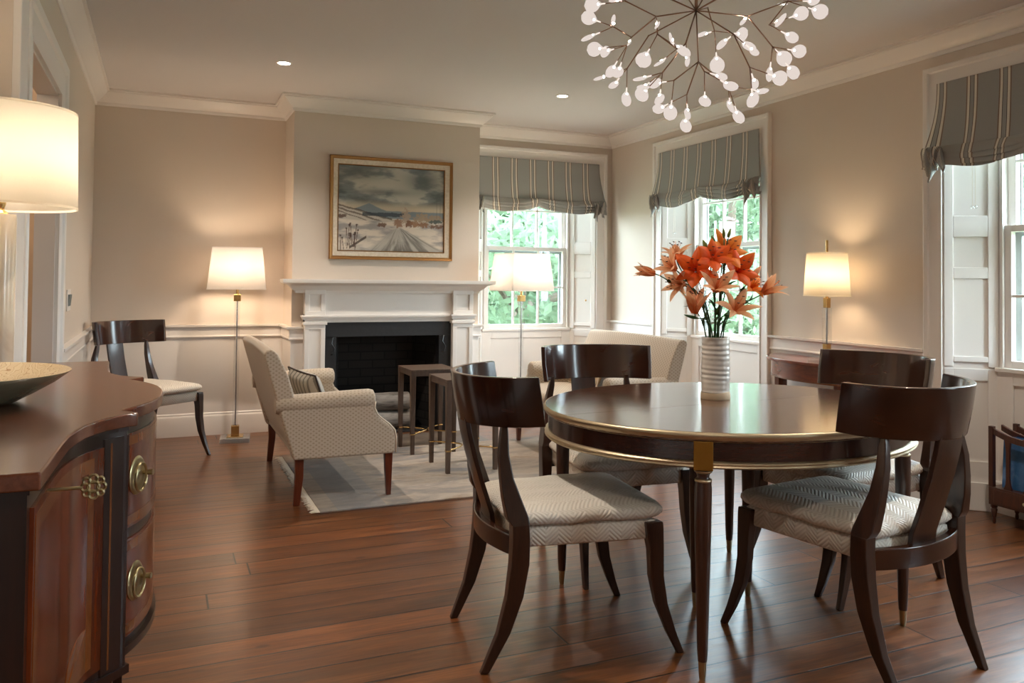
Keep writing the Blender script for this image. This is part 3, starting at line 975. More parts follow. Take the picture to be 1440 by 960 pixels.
def paint_landscape(nu, nv):
    u, v = np.meshgrid(np.linspace(0, 1, nu + 1), np.linspace(0, 1, nv + 1))
    def mx(a, b, f): return a * (1 - f[..., None]) + b * f[..., None]
    def sm(a, b, x): t_ = np.clip((x - a) / (b - a), 0, 1); return t_ * t_ * (3 - 2 * t_)
    dk, md, lt, wm = lin((92, 98, 98)), lin((128, 134, 132)), lin((192, 188, 176)), lin((214, 196, 168))
    n = fbm(u * 3.2 + 3, v * 7 + 1.5) + 0.25 * (fbm(u * 9, v * 22) - 0.5)
    col = mx(dk, md, sm(0.3, 0.5, n)); col = mx(col, lt, sm(0.5, 0.7, n + 0.10 * (0.8 - v)))
    dark2 = np.exp(-((u - 0.8) / 0.16) ** 2 - ((v - 0.86) / 0.14) ** 2); col = mx(col, dk, np.clip(dark2 * 0.9, 0, 1))
    dark3 = np.exp(-((u - 0.18) / 0.26) ** 2 - ((v - 0.93) / 0.09) ** 2); col = mx(col, dk, np.clip(dark3 * 0.8, 0, 1))
    dark4 = np.exp(-((u - 0.4) / 0.26) ** 2 - ((v - 0.70) / 0.04) ** 2); col = mx(col, dk, np.clip(dark4 * 0.7, 0, 1))
    col = mx(col, wm, sm(0.62, 0.5, v) * 0.8)
    # mountain
    mt = 0.475 + 0.085 * np.clip(1 - np.abs(u - 0.28) / 0.17, 0, 1) ** 1.2 + 0.008 * fbm(u * 20, v * 0)
    col = mx(col, lin((120, 132, 138)), sm(0.006, -0.004, v - mt) * 0.95)
    # left hill
    lh = 0.52 - 0.30 * u + 0.02 * fbm(u * 12, 3 + 0 * u)
    col = mx(col, lin((196, 186, 172)), sm(0.004, -0.004, v - np.maximum(lh, 0.40 - 0.02 * u)))
    for k_, (o_, w_) in enumerate(((0.0, 0.012), (-0.05, 0.01), (-0.10, 0.006))):
        bd = np.abs(v - (lh + o_ * (0.7 + u))) < w_ * (0.4 + fbm(u * 30 + k_ * 7, v * 9))
        col = mx(col, lin((80, 62, 52)), bd * 1.0 * (u < 0.5) * 0.75)
    far = (np.abs(v - 0.435) < 0.022 * fbm(u * 14, v * 3) * 1.6) & (u > 0.22) & (u < 0.62)
    col = mx(col, lin((52, 62, 72)), far * 0.85)
    # ground snow
    gnd = sm(0.375, 0.355, v + 0.012 * fbm(u * 9, 0 * u))
    sn = fbm(u * 6 + 4, v * 18); snow = mx(lin((158, 152, 148)), lin((218, 206, 190)), sm(0.3, 0.65, sn))
    col = mx(col, snow, gnd)
    # road fan
    hw = 0.03 + (0.28 - v).clip(0, 1) * 1.35; cxr = 0.56 + (0.28 - v).clip(0, 1) * 0.25
    rd = sm(1.0, 0.8, np.abs(u - cxr) / hw) * sm(0.30, 0.26, v)
    ang = (u - cxr) / hw; rt_ = fbm(ang * 8 + 9, v * 4); road = mx(lin((112, 106, 98)), lin((182, 176, 166)), sm(0.35, 0.65, rt_))
    col = mx(col, road, rd * 0.9)
    # bushes / trees
    def blob(cx, cy, rx, ry, c, th=0.42):
        nonlocal col
        d = ((u - cx) / rx) ** 2 + ((v - cy) / ry) ** 2
        m = sm(1.0, 0.6, d + 2.2 * (fbm(u * 60 + cx * 9, v * 60) - th)); col = mx(col, lin(c), m * 0.9)
    for a in ((0.40, 0.31, 0.05, 0.03, (110, 78, 60)), (0.56, 0.34, 0.06, 0.06, (150, 110, 84)), (0.63, 0.40, 0.055, 0.12, (176, 152, 130)), (0.66, 0.33, 0.04, 0.05, (126, 84, 58)), (0.72, 0.34, 0.05, 0.05, (150, 104, 70)),
              (0.78, 0.40, 0.09, 0.08, (166, 142, 116)), (0.80, 0.33, 0.07, 0.05, (140, 96, 64)), (0.90, 0.40, 0.11, 0.06, (158, 134, 110)), (0.93, 0.31, 0.08, 0.03, (112, 78, 58)), (0.04, 0.40, 0.05, 0.03, (92, 66, 54))): blob(*a)
    blob(0.92, 0.37, 0.09, 0.025, (70, 84, 84))
    # log and weeds at lower left
    lg = np.abs((v - 0.03) - (u - 0.10) * 0.85) < 0.016; lg &= (u > 0.10) & (u < 0.26)
    col = mx(col, lin((60, 46, 40)), lg * 0.85)
    rr = random.Random(2)
    for _ in range(12):
        x0, y0 = rr.uniform(0.02, 0.16), rr.uniform(0.0, 0.05); x1, y1 = x0 + rr.uniform(-0.05, 0.05), y0 + rr.uniform(0.12, 0.28)
        t_ = np.clip((v - y0) / (y1 - y0), 0, 1); ln = (np.abs(u - (x0 + (x1 - x0) * t_)) < 0.0035) & (v > y0) & (v < y1)
        col = mx(col, lin((84, 62, 50)), ln * 0.8)
        blob(x1, y1, 0.012, 0.014, (70, 48, 40))
    for x in (0.93, 0.965):
        ln = (np.abs(u - x) < 0.003) & (v > 0.4) & (v < 0.66); col = mx(col, lin((90, 84, 78)), ln * 0.6)
    return col


nu, nv = 230, 180
col = paint_landscape(nu, nv)
cw, chh = PWD - 0.138, PHT - 0.138
mb = MB().grid(lambda a, b: ((a - 0.5) * cw, -0.012, (b - 0.5) * chh), nu, nv)
mb.col = [tuple(float(x) for x in c) for c in col.reshape(-1, 3)]
t = NT('oil_paint_canvas')
vc = t.n('ShaderNodeVertexColor', layer_name='Col')
t.pbr(vc.outputs[0], 0.45, bump=t.bump(t.noise(t.tc.outputs['Object'], 150, 3), 0.3, 0.002))
mb.build('canvas', t.m, pt)
MB().box(-cw / 2, cw / 2, -0.010, 0.0, -chh / 2, chh / 2).build('stretcher_back', M_NEST, pt)


# ---------------------------------------------------------------- klismos dining chair
def klismos(name):
    t = empty(name)
    g, h, e, top = 0.262, 0.205, -0.172, 0.903
    def arcp(a0, a1, n, z, off=0.0, shrink=0.0):
        R = (g * g + h * h) / (2 * h)
        A = math.asin(min(1, g / R))
        if h > g: A = PI - A
        cx = e - h + R
        out = []
        for i in range(n + 1):
            th = a0 * A + (a1 - a0) * A * i / n
            out.append((cx - (R + off - shrink) * math.cos(th), (R + off - shrink) * math.sin(th), z))
        return out
    # crest rail: curved tapering tablet
    sec = []
    N = 28
    for i in range(N + 1):
        a = -1 + 2 * i / N
        zl = 0.752 - 0.012 * (1 - a * a); zt = top + 0.006 * (a * a) - 0.003
        def P(z, off):
            k = (top - z) / 0.155
            q = arcp(a, a, 1, z, off, 0.0)[0]
            return (q[0] + 0.026 * k, q[1] * (1 - 0.02 * k), z)
        sec.append([P(zl, -0.010), P(zl, 0.010), P((zl + zt) / 2, 0.013), P(zt, 0.011), P(zt, -0.009), P((zl + zt) / 2, -0.006)])
    MB().loft(sec).build('crest_rail', M_CREST, t, bevel=0.0035, seg=2)
    # stiles with rear legs, one piece each side
    for sg in (-1, 1):
        # sabre rear leg from seat joint down
        mb = MB()
        pts = [(-0.222, 0.232, 0.455), (-0.220, 0.232, 0.40), (-0.222, 0.231, 0.33), (-0.236, 0.228, 0.23), (-0.268, 0.222, 0.12), (-0.318, 0.214, 0.015), (-0.326, 0.2125, 0.0)]
        wx = [0.027, 0.028, 0.029, 0.027, 0.021, 0.0145, 0.0135]; wy = [0.024, 0.024, 0.022, 0.018, 0.015, 0.012, 0.011]
        # denser
        rings = []
        for (x, y, z), a, b in zip(pts, wx, wy):
            rings.append([(x - a, sg * y - b, z), (x + a, sg * y - b, z), (x + a, sg * y + b, z), (x - a, sg * y + b, z)])
        mb.loft(rings).build('rear_leg', M_CHAIR, t, bevel=0.004)
        mb = MB()
        pts = [(-0.222, 0.232, 0.452), (-0.230, 0.228, 0.474), (-0.246, 0.221, 0.53), (-0.260, 0.213, 0.59), (-0.267, 0.202, 0.66), (-0.263, 0.191, 0.72), (-0.260, 0.186, 0.762)]
        wx = [0.029, 0.034, 0.029, 0.021, 0.0165, 0.013, 0.009]; wy = [0.024, 0.022, 0.019, 0.017, 0.0155, 0.013, 0.009]
        rings = []
        for i, ((x, y, z), a, b) in enumerate(zip(pts, wx, wy)):
            rings.append([(x - a, sg * y - b, z), (x + a, sg * y - b, z), (x + a, sg * y + b, z), (x - a, sg * y + b, z)])
        mb.loft(rings).build('stile', M_CHAIR, t, bevel=0.004)
        # sabre front leg
        mb = MB()
        pts = [(0.236, 0.222, 0.424), (0.238, 0.223, 0.40), (0.245, 0.225, 0.33), (0.246, 0.228, 0.25), (0.262, 0.232, 0.16), (0.294, 0.240, 0.07), (0.325, 0.248, 0.0)]
        wx = [0.030, 0.030, 0.025, 0.024, 0.021, 0.016, 0.012]; wy = [0.021, 0.021, 0.018, 0.016, 0.0145, 0.012, 0.010]
        rings = []
        for (x, y, z), a, b in zip(pts, wx, wy):
            rings.append([(x - a, sg * y - b, z), (x + a, sg * y - b, z), (x + a, sg * y + b, z), (x - a, sg * y + b, z)])
        mb.loft(rings).build('front_leg', M_CHAIR, t, bevel=0.004)
    # splat
    rings = []
    for x, z, hw in ((-0.255, 0.375, 0.062), (-0.262, 0.44, 0.061), (-0.292, 0.53, 0.060), (-0.322, 0.63, 0.060), (-0.339, 0.70, 0.060), (-0.347, 0.745, 0.060), (-0.350, 0.758, 0.055)):
        rings.append([(x - 0.008, -hw, z), (x + 0.008, -hw, z), (x + 0.002, 0, z), (x + 0.008, hw, z), (x - 0.008, hw, z), (x - 0.013, 0, z)])
    MB().loft(rings).build('splat', M_CHAIR, t, bevel=0.002)
    # bowed rear seat rail
    sec = []
    for i in range(15):
        a = -1 + 2 * i / 14; y = a * 0.215; x = -0.232 - 0.048 * (1 - a * a)
        sec.append([(x - 0.014, y, 0.352), (x + 0.014, y, 0.352), (x + 0.014, y, 0.415), (x - 0.014, y, 0.415)])
    MB().loft(sec).build('seat_rail', M_CREST, t, bevel=0.004)

    def outline(grow, n=40, rc=0.035, bow=0.0):
        """rounded trapezoid, wide in front"""
        xf, xr, yf, yr = 0.262 + grow, -0.225 - grow, 0.228 + grow, 0.205 + grow
        base = [(xf, -yf), (xf, yf), (xr, yr), (xr, -yr)]
        pts = []
        for i, p in enumerate(base):
            a, b = Vector(base[i - 1]), Vector(base[(i + 1) % 4]); p = Vector(p)
            r = rc
            d1, d2 = (a - p).normalized(), (b - p).normalized()
            for k_ in range(7):
                tt = k_ / 6
                q = (p + d1 * r) * (1 - tt) ** 2 + p * 2 * tt * (1 - tt) + (p + d2 * r) * tt ** 2
                pts.append(q)
            nx = base[(i + 1) % 4]
            for k_ in range(1, 6):
                tt = k_ / 6
                q = (p + d2 * r) * (1 - tt) + (Vector(nx) - d2 * r) * tt
                pts.append(q)
        return pts
    # upholstered seat box
    rings = []
    for z, gr in ((0.368, -0.024), (0.366, -0.010), (0.372, -0.004), (0.40, 0.0), (0.424, -0.002), (0.432, -0.012), (0.432, -0.05)):
        rings.append([(p.x * 0.985 - 0.004, p.y, z) for p in outline(gr, rc=0.02)])
    MB().loft(rings).build('seat_box', M_CHEV, t, smooth=180)
    rings = []
    for z, gr in ((0.437, -0.05), (0.433, -0.010), (0.438, 0.008), (0.450, 0.017), (0.462, 0.017), (0.476, 0.006), (0.488, -0.025), (0.498, -0.07), (0.504, -0.12), (0.507, -0.19)):
        rings.append([(p.x, p.y * (1 if gr > -0.1 else 1), z + 0.002 * math.sin(p.x * 30)) for p in outline(gr, rc=0.055 if gr > -0.1 else 0.02)])
    MB().loft(rings).build('seat_cushion', M_CHEV, t, smooth=180)
    return t


chair0 = klismos('dining_chair')
CH = [(1.279, 2.496, -6.8, 'dark walnut curved-back dining chair at the left of the round table, nearest the rug'),
      (2.138, 2.050, 97.0, 'dark walnut dining chair in the right foreground, its back towards the viewer'),
      (1.834, 3.094, 263.0, 'dark walnut dining chair on the far side of the table before the cream settee'),
      (2.624, 2.545, 184.9, 'dark walnut dining chair behind the foreground one, in front of the half-round console'),
      (-0.069, 6.137 - 0.14, -52.0, 'dark walnut dining chair standing alone in the corner by the sideboard')]
for i, (x, y, a, lb) in enumerate(CH):
    o = chair0 if i == 0 else copy_tree(chair0)
    o.location = (x, y, 0); o.rotation_euler = (0, 0, math.radians(a))
    tag(o, lb, 'chair', 'klismos dining chairs')

# ---------------------------------------------------------------- oval table
tb = tag(empty('dining_table', (1.975, 2.485, 0), math.radians(3)), 'round walnut dining table with gilded rim bands and turned legs', 'table')
TA_, TB_ = 0.715, 0.612


def ell(a, b, n=72, t0=0, t1=2 * PI): return [(a * math.cos(t0 + (t1 - t0) * i / n), b * math.sin(t0 + (t1 - t0) * i / n)) for i in range(n + (0 if t1 - t0 >= 2 * PI - 1e-6 else 1))]


for s0, s1, yo in ((0.0, PI, 0.0004), (PI, 2 * PI, -0.0004)):
    pl = [(x, y + yo) for x, y in ell(TA_ - 0.006, TB_ - 0.006, 40, s0, s1)]
    MB().prism(pl, 0.722, 0.750).build('table_leaf', M_TABLE, tb, bevel=0.0012)


def ering(name, prof, mat):
    rings = []
    n = 96
    for i in range(n):
        th = 2 * PI * i / n
        rings.append([((TA_ + d) * math.cos(th), (TB_ + d) * math.sin(th), z) for d, z in prof])
    return MB().loft(rings, closed=True, cap=False).build(name, mat, tb, smooth=50)


ering('gilded_rim', [(-0.006, 0.7495), (-0.001, 0.748), (0.002, 0.742), (0.002, 0.736), (-0.004, 0.728), (-0.008, 0.722), (-0.014, 0.718), (-0.03, 0.718), (-0.03, 0.7495)], M_GOLDLEAF)
ering('apron', [(-0.016, 0.722), (-0.016, 0.655), (-0.04, 0.655), (-0.04, 0.722)], M_APRON)
ering('gilded_band', [(-0.016, 0.662), (-0.006, 0.660), (-0.003, 0.655), (-0.006, 0.650), (-0.003, 0.645), (-0.008, 0.640), (-0.04, 0.640), (-0.04, 0.662)], M_GOLDLEAF)
for lx, ly in ((-0.468, -0.425), (-0.468, 0.425), (0.405, 0.440), (0.430, -0.425)):
    lg = MB()
    prof = [(0.024, 0.632), (0.027, 0.630), (0.024, 0.626), (0.021, 0.622), (0.018, 0.612), (0.021, 0.604), (0.026, 0.600), (0.025, 0.59), (0.0265, 0.575), (0.025, 0.45), (0.0205, 0.25), (0.0165, 0.09), (0.014, 0.055), (0.0, 0.055)]
    lg.lathe(prof[::-1], 24, (lx, ly, 0))
    o = lg.build('leg', M_TLEG, tb, smooth=40)
    th = math.atan2(ly / TB_, lx / TA_)
    bx = MB().box(-0.027, 0.027, -0.029, 0.029, 0.634, 0.722).build('gilded_block', M_GOLDBLK, o, bevel=0.002)
    bx.location = (lx, ly, 0)
    bx.rotation_euler = (0, 0, math.atan2(ly * TA_ / TB_, lx * TB_ / TA_))
    MB().lathe([(0.022, 0.634), (0.0275, 0.631), (0.0275, 0.627), (0.022, 0.623)][::-1], 24, (lx, ly, 0)).lathe([(0.021, 0.607), (0.0265, 0.603), (0.0265, 0.598), (0.023, 0.595)][::-1], 24, (lx, ly, 0)).build('silver_gilt_ring', M_GOLDLEAF, o, smooth=60)
    MB().lathe([(0.0, 0.0), (0.009, 0.0), (0.0105, 0.01), (0.013, 0.055), (0.0135, 0.058), (0, 0.058)], 20, (lx, ly, 0)).build('brass_ferrule', M_ABRASS, o, smooth=50)
for lx in (-0.13, 0.125):
    o = MB().lathe([(0.0, 0.055), (0.014, 0.055), (0.0165, 0.09), (0.021, 0.25), (0.025, 0.5), (0.025, 0.70), (0, 0.70)], 20, (lx, 0.02, 0)).build('leg', M_TLEG, tb, smooth=40)
    MB().lathe([(0.0, 0.0), (0.009, 0.0), (0.0105, 0.01), (0.013, 0.055), (0, 0.058)], 20, (lx, 0.02, 0)).build('brass_ferrule', M_ABRASS, o, smooth=50)
MB().box(-0.36, 0.36, -0.05, 0.09, 0.695, 0.722).build('underframe', M_APRON, tb)

# ---------------------------------------------------------------- settees
def settee(name):
    t = empty(name)
    W = 0.615
    TH = 0.085
    def side_poly(z): return z
    poly = [(0.16, 0.245), (0.709, 0.245), (0.712, 0.33), (0.703, 0.37), (0.672, 0.405), (0.635, 0.432), (0.607, 0.46), (0.590, 0.50), (0.588, 0.545), (0.10, 0.525), (0.085, 0.50)]
    for sg in (-1, 1):
        a, b = sorted((sg * W, sg * (W - TH)))
        o = MB().prism([(x, z) for x, z in poly], a, b, axis='y').build('arm', M_DOT, t, bevel=0.014, seg=3)
        # rolled arm top
        rings = []
        for x, zc, rr_ in ((0.068, 0.532, 0.042), (0.095, 0.534, 0.052), (0.3, 0.539, 0.054), (0.5, 0.544, 0.056), (0.565, 0.545, 0.056), (0.590, 0.545, 0.050), (0.598, 0.545, 0.034)):
            rings.append([(x, sg * (W - 0.050) + rr_ * 1.08 * math.cos(2 * PI * j / 20), zc + rr_ * math.sin(2 * PI * j / 20)) for j in range(20)])
        MB().loft(rings).build('arm_roll', M_DOT, o, smooth=50)
        # piping along the scooped front
        pp = [(0.594, 0.535), (0.590, 0.50), (0.609, 0.462), (0.637, 0.436), (0.674, 0.408), (0.705, 0.373), (0.713, 0.335), (0.712, 0.25)]
        yy = sg * (W - 0.003)
        MB().tube([(x + 0.002, yy, z) for x, z in pp], 0.0045, 8).build('piping', M_PIPE, o, smooth=180)
    # raked back
    rings = []
    for i in range(13):
        a = -1 + 2 * i / 12; y = a * (W - 0.012)
        crown = 0.008 * (1 - a * a)
        ed = 1 if abs(a) < 0.99 else 0.9
        rings.append([(0.165, y, 0.28), (0.088, y, 0.50), (0.020, y, 0.74), (0.004, y, 0.80), (0.010, y, 0.822 + crown), (0.030, y, 0.834 + crown), (0.055, y, 0.828 + crown), (0.078, y, 0.800), (0.130, y, 0.69), (0.185, y, 0.50), (0.235, y, 0.30)])
    MB().loft(rings).build('back', M_DOT, t, smooth=50, bevel=0.012, seg=3)
    MB().box(0.17, 0.695, -(W - TH), W - TH, 0.25, 0.345).build('seat_base', M_DOT, t, bevel=0.012, seg=3)
    # seat cushion
    rings = []
    def co(gr, z):
        x0, x1, y1 = 0.20 - gr, 0.685 + gr, W - TH - 0.004 + gr * 0.3
        out = []
        for (cx, cy, s0) in ((x1 - 0.04, y1 - 0.04, 0), (x0 + 0.04, y1 - 0.04, PI / 2), (x0 + 0.04, -y1 + 0.04, PI), (x1 - 0.04, -y1 + 0.04, 1.5 * PI)):
            for q_ in range(6):
                th = s0 + PI / 2 * q_ / 5; out.append((cx + 0.04 * math.cos(th), cy + 0.04 * math.sin(th), z))
        return out
    for gr, z in ((-0.03, 0.345), (-0.004, 0.35), (0.006, 0.365), (0.008, 0.385), (0.0, 0.405), (-0.02, 0.418), (-0.1, 0.440), (-0.2, 0.450)): rings.append(co(gr, z))
    MB().loft(rings).build('seat_cushion', M_DOT, t, smooth=180)
    for x0, x1, sg in ((0.195, 0.185, -1), (0.195, 0.185, 1)):
        y = sg * (W - 0.045)
        MB().loft([[(0.195 + a * 0.023, y + b * 0.023, 0.26) for a, b in ((-1, -1), (1, -1), (1, 1), (-1, 1))],
                   [(0.196 + a * 0.021, y + b * 0.021, 0.15) for a, b in ((-1, -1), (1, -1), (1, 1), (-1, 1))],
                   [(0.183 + a * 0.017, y + b * 0.017, 0.0) for a, b in ((-1, -1), (1, -1), (1, 1), (-1, 1))]]).build('leg', M_SETLEG, t, bevel=0.003)
        MB().loft([[(0.680 + a * 0.023, y + b * 0.023, 0.26) for a, b in ((-1, -1), (1, -1), (1, 1), (-1, 1))],
                   [(0.684 + a * 0.013, y + b * 0.013, 0.011) for a, b in ((-1, -1), (1, -1), (1, 1), (-1, 1))]]).build('leg', M_SETLEG, t, bevel=0.003)
    return t


st1 = settee('settee')
st1.location = (0.50, 4.985, 0)
tag(st1, 'tan diamond-weave settee at the left edge of the rug, seen from its side', 'sofa', 'pair of settees by the fireplace')
st2 = copy_tree(st1)
st2.location = (3.17, 4.985, 0); st2.rotation_euler = (0, 0, PI)
st2['label'] = 'pale settee facing the other one, partly hidden behind the dining chair and lilies'


def pillow(name, w, h, th, mat, pipe, loc, rot, label, cat='cushion'):
    mb = MB(); n = 12
    def f(s):
        def g_(a, b):
            x, y = (a - 0.5) * 2, (b - 0.5) * 2
            k_ = (1 - x ** 4) * (1 - y ** 4)
            pin = 1 - 0.07 * (1 - abs(x) ** 1.5) * 0 - 0.06 * (y * y) * (1 - x * x) - 0.06 * (x * x) * (1 - y * y)
            return (s * th / 2 * max(0, k_) ** 0.55, x * w / 2 * pin, y * h / 2 * pin)
        return g_
    mb.grid(f(1), n, n, flip=False).grid(f(-1), n, n, flip=True)
    o = mb.build(name, mat, smooth=180)
    ring = []
    for i in range(4 * 10):
        s, tt = divmod(i, 10); tt = -1 + 2 * tt / 10
        x, y = ((tt, -1), (1, tt), (-tt, 1), (-1, -tt))[s]
        pin = 1 - 0.06 * (y * y) * (1 - x * x) - 0.06 * (x * x) * (1 - y * y)
        ring.append(Vector((0, x * w / 2 * pin, y * h / 2 * pin)))
    rings = []
    for i, p in enumerate(ring):
        d = (ring[(i + 1) % 40] - ring[i - 1]).normalized(); b = d.cross(Vector((1, 0, 0)))
        rings.append([p + (Vector((1, 0, 0)) * math.cos(q * PI / 3) + b * math.sin(q * PI / 3)) * 0.0055 for q in range(6)])
    MB().loft(rings, closed=True, cap=False).build('piping', pipe, o, smooth=180)
    o.location = loc; o.rotation_euler = rot
    tag(o, label, cat)
    return o


pillow('lumbar_pillow', 0.36, 0.23, 0.10, M_PIL1, M_DKPIPE, (0.795, 4.76, 0.568), (0.06, -0.40, 0.25), 'small grey striped pillow with dark piping on the left settee')
pillow('lumbar_pillow', 0.42, 0.26, 0.12, M_PIL2, M_PIPE, (2.90, 5.25, 0.570), (0.0, 0.34, 0.0), 'tan striped pillow on the settee behind the dining chair')

# ---------------------------------------------------------------- nesting tables
def nest(name, x0, x1, y0, y1, H_, label, zs=0.148):
    t = empty(name, ((x0 + x1) / 2, (y0 + y1) / 2, 0))
    hx, hy = (x1 - x0) / 2, (y1 - y0) / 2
    MB().box(-hx - 0.018, hx + 0.018, -hy - 0.018, hy + 0.018, H_ - 0.012, H_).build('table_top', M_NEST, t, bevel=0.002)
    mb = MB()
    for sx in (-1, 1): mb.box(sx * hx - 0.012, sx * hx + 0.012, -hy, hy, H_ - 0.045, H_ - 0.012)
    for sy in (-1, 1): mb.box(-hx, hx, sy * hy - 0.012, sy * hy + 0.012, H_ - 0.045, H_ - 0.012)
    mb.build('apron', M_NEST, t)
    for sx in (-1, 1):
        for sy in (-1, 1):
            lg = MB().loft([[(sx * hx + a * 0.018, sy * hy + b * 0.018, H_ - 0.012) for a, b in ((-1, -1), (1, -1), (1, 1), (-1, 1))],
                       [(sx * hx + a * 0.0125, sy * hy + b * 0.0125, 0.008) for a, b in ((-1, -1), (1, -1), (1, 1), (-1, 1))],
                       [(sx * hx + a * 0.007, sy * hy + b * 0.007, 0.0) for a, b in ((-1, -1), (1, -1), (1, 1), (-1, 1))]]).build('leg', M_NEST, t, bevel=0.0015)
            MB().box(sx * hx - 0.016, sx * hx + 0.016, sy * hy - 0.016, sy * hy + 0.016, zs - 0.0045, zs + 0.0045).build('brass_collar', M_BRASS, lg, bevel=0.001)
    mb = MB()
    for a, b in (((-1, -1), (-1, 1)), ((1, -1), (1, 1))):
        pts = bez((a[0] * hx, a[1] * hy, zs), (-a[0] * 0.31 * hx, -0.02 * hy, zs), (-a[0] * 0.31 * hx, 0.02 * hy, zs), (b[0] * hx, b[1] * hy, zs), 14)
        off = 0.0045 * a[0]
        mb.tube([(p.x + off, p.y, p.z) for p in pts], 0.0048, 6)
    mb.build('brass_stretcher', M_BRASS, t, smooth=180)
    tag(t, label, 'side table', 'pair of small brass-strapped side tables')
    return t


nest('side_table', 1.603, 1.902, 5.362, 5.664, 0.588, 'grey-brown side table with brass stretcher, the farther one by the hearth')
nest('side_table', 1.652, 1.968, 4.758, 5.090, 0.588, 'grey-brown side table with brass stretcher, the nearer one behind the dining chair')

# ---------------------------------------------------------------- rug
rug = tag(MB().box(0, 2.10, 0, 1.42, 0.0, 0.009).build('area_rug', M_RUG, bevel=0.002, loc=(0.775, 4.215, 0.0005)), 'faded grey and beige rug with fringed ends under the settees', 'rug')
mb = MB(); rr = random.Random(5)
for i in range(190):
    y = 0.004 + i * 1.412 / 190
    for xe, s in ((0.0, -1), (2.10, 1)):
        L = rr.uniform(0.035, 0.055); dy = rr.uniform(-0.014, 0.014)
        mb.tube([(xe, y, 0.005), (xe + s * L * 0.5, y + dy * 0.3, 0.006), (xe + s * L, y + dy, 0.002)], [0.0022, 0.0026, 0.0012], 4)
fr = mb.build('fringe', M_PIPE, rug); fr['kind'] = 'stuff'

# ---------------------------------------------------------------- lamps
def lamp_light(parent, z, power, col=WARM, r=0.06, x=0, y=0):
    ld = bpy.data.lights.new('lamp_light', 'POINT'); ld.energy = power * K_LAMP; ld.color = col; ld.shadow_soft_size = r
    o = bpy.data.objects.new('lamp_light', ld); C.objects.link(o); o.parent = parent; o.location = (x, y, z)
    return o


def sq(h, z, r=0.0, n=4):
    if not r: return [(sx * h, sy * h, z) for sx, sy in ((-1, -1), (1, -1), (1, 1), (-1, 1))]
    out = []
    for cx, cy, s0 in ((h - r, h - r, 0), (-h + r, h - r, PI / 2), (-h + r, -h + r, PI), (h - r, -h + r, 1.5 * PI)):
        for k_ in range(n + 1):
            th = s0 + PI / 2 * k_ / n; out.append((cx + r * math.cos(th), cy + r * math.sin(th), z))
    return out


def floor_lamp(name, loc, rz, label, power):
    t = tag(empty(name, loc, rz), label, 'lamp', 'pair of clear floor lamps with square shades')
    MB().box(-0.105, 0.105, -0.105, 0.105, 0, 0.034).build('acrylic_base', M_ACRYLB, t, bevel=0.003)
    MB().box(-0.058, 0.058, -0.058, 0.058, 0.034, 0.042).box(-0.028, 0.028, -0.028, 0.028, 0.044, 0.115).build('brass_foot', M_BRASS, t, bevel=0.002)
    MB().lathe([(0.019, 0.115), (0.019, 1.035)], 16).build('acrylic_tube', M_ACRYL, t, smooth=60)
    MB().lathe([(0.0055, 0.115), (0.0055, 1.035)], 10).build('inner_rod', M_STEEL, t, smooth=60)
    MB().box(-0.025, 0.025, -0.025, 0.025, 1.035, 1.085).build('brass_cap', M_BRASS, t, bevel=0.002)
    MB().lathe([(0.010, 1.085), (0.010, 1.16), (0.014, 1.16), (0.014, 1.19), (0.0, 1.19)], 12).build('socket', M_BRASS, t, smooth=50)
    MB().lathe([(0.0, 1.19), (0.012, 1.195), (0.028, 1.235), (0.030, 1.255), (0.022, 1.28), (0, 1.29)], 14).build('light_bulb', M_BULB, t, smooth=180)
    rings = [sq(0.203, 1.125, 0.012), sq(0.173, 1.432, 0.012)]
    sh = MB().loft(rings, cap=False).build('lamp_shade', M_SHADE, t, smooth=25, solid=0.0015)
    for h_, z in ((0.204, 1.126), (0.174, 1.430)):
        MB().loft([[(p[0] * k_, p[1] * k_, z + dz) for p in sq(h_, 0, 0.012)] for k_, dz in ((1.004, -0.003), (1.004, 0.003), (0.99, 0.003), (0.99, -0.003))], closed=True, cap=False).build('shade_trim', M_SHADE, sh)
    MB().tube([(-0.172, 0, 1.42), (0.172, 0, 1.42)], 0.002, 5).tube([(0, -0.172, 1.42), (0, 0.172, 1.42)], 0.002, 5).lathe([(0.003, 1.29), (0.003, 1.425), (0.0, 1.43)], 8).build('shade_spider', M_BRASS, t, smooth=60)
    lamp_light(t, 1.25, power)
    return t


floor_lamp('floor_lamp', (0.530, 6.33, 0), -0.12, 'clear floor lamp with a square cream shade in the alcove left of the fireplace', 16)
floor_lamp('floor_lamp', (2.775, 6.17, 0), 0.10, 'clear floor lamp with a square cream shade in front of the window', 16)

# table lamp on the console
t = tag(empty('table_lamp', (3.715, 3.735, 0.735)), 'glass column table lamp with a lit cream shade on the half-round console', 'lamp')
MB().box(-0.078, 0.078, -0.078, 0.078, 0, 0.022).build('crystal_base', M_ACRYLB, t, bevel=0.002)
MB().box(-0.017, 0.017, -0.017, 0.017, 0.022, 0.105).build('brass_foot', M_BRASS, t, bevel=0.001)
MB().box(-0.021, 0.021, -0.021, 0.021, 0.105, 0.325).build('crystal_column', M_ACRYL, t, bevel=0.002)
MB().lathe([(0.006, 0.105), (0.006, 0.325)], 10).build('inner_rod', M_STEEL, t, smooth=60)
MB().box(-0.015, 0.015, -0.015, 0.015, 0.325, 0.385).lathe([(0.010, 0.385), (0.010, 0.45), (0.0, 0.45)], 12).build('brass_neck', M_BRASS, t, bevel=0.001)
MB().lathe([(0.0, 0.45), (0.012, 0.455), (0.026, 0.49), (0.028, 0.51), (0.02, 0.535), (0, 0.545)], 14).build('light_bulb', M_BULB, t, smooth=180)
sh = MB().lathe([(0.135, 0.398), (0.118, 0.655)], 48, cap=False).build('lamp_shade', M_SHADE2, t, smooth=60, solid=0.0015)
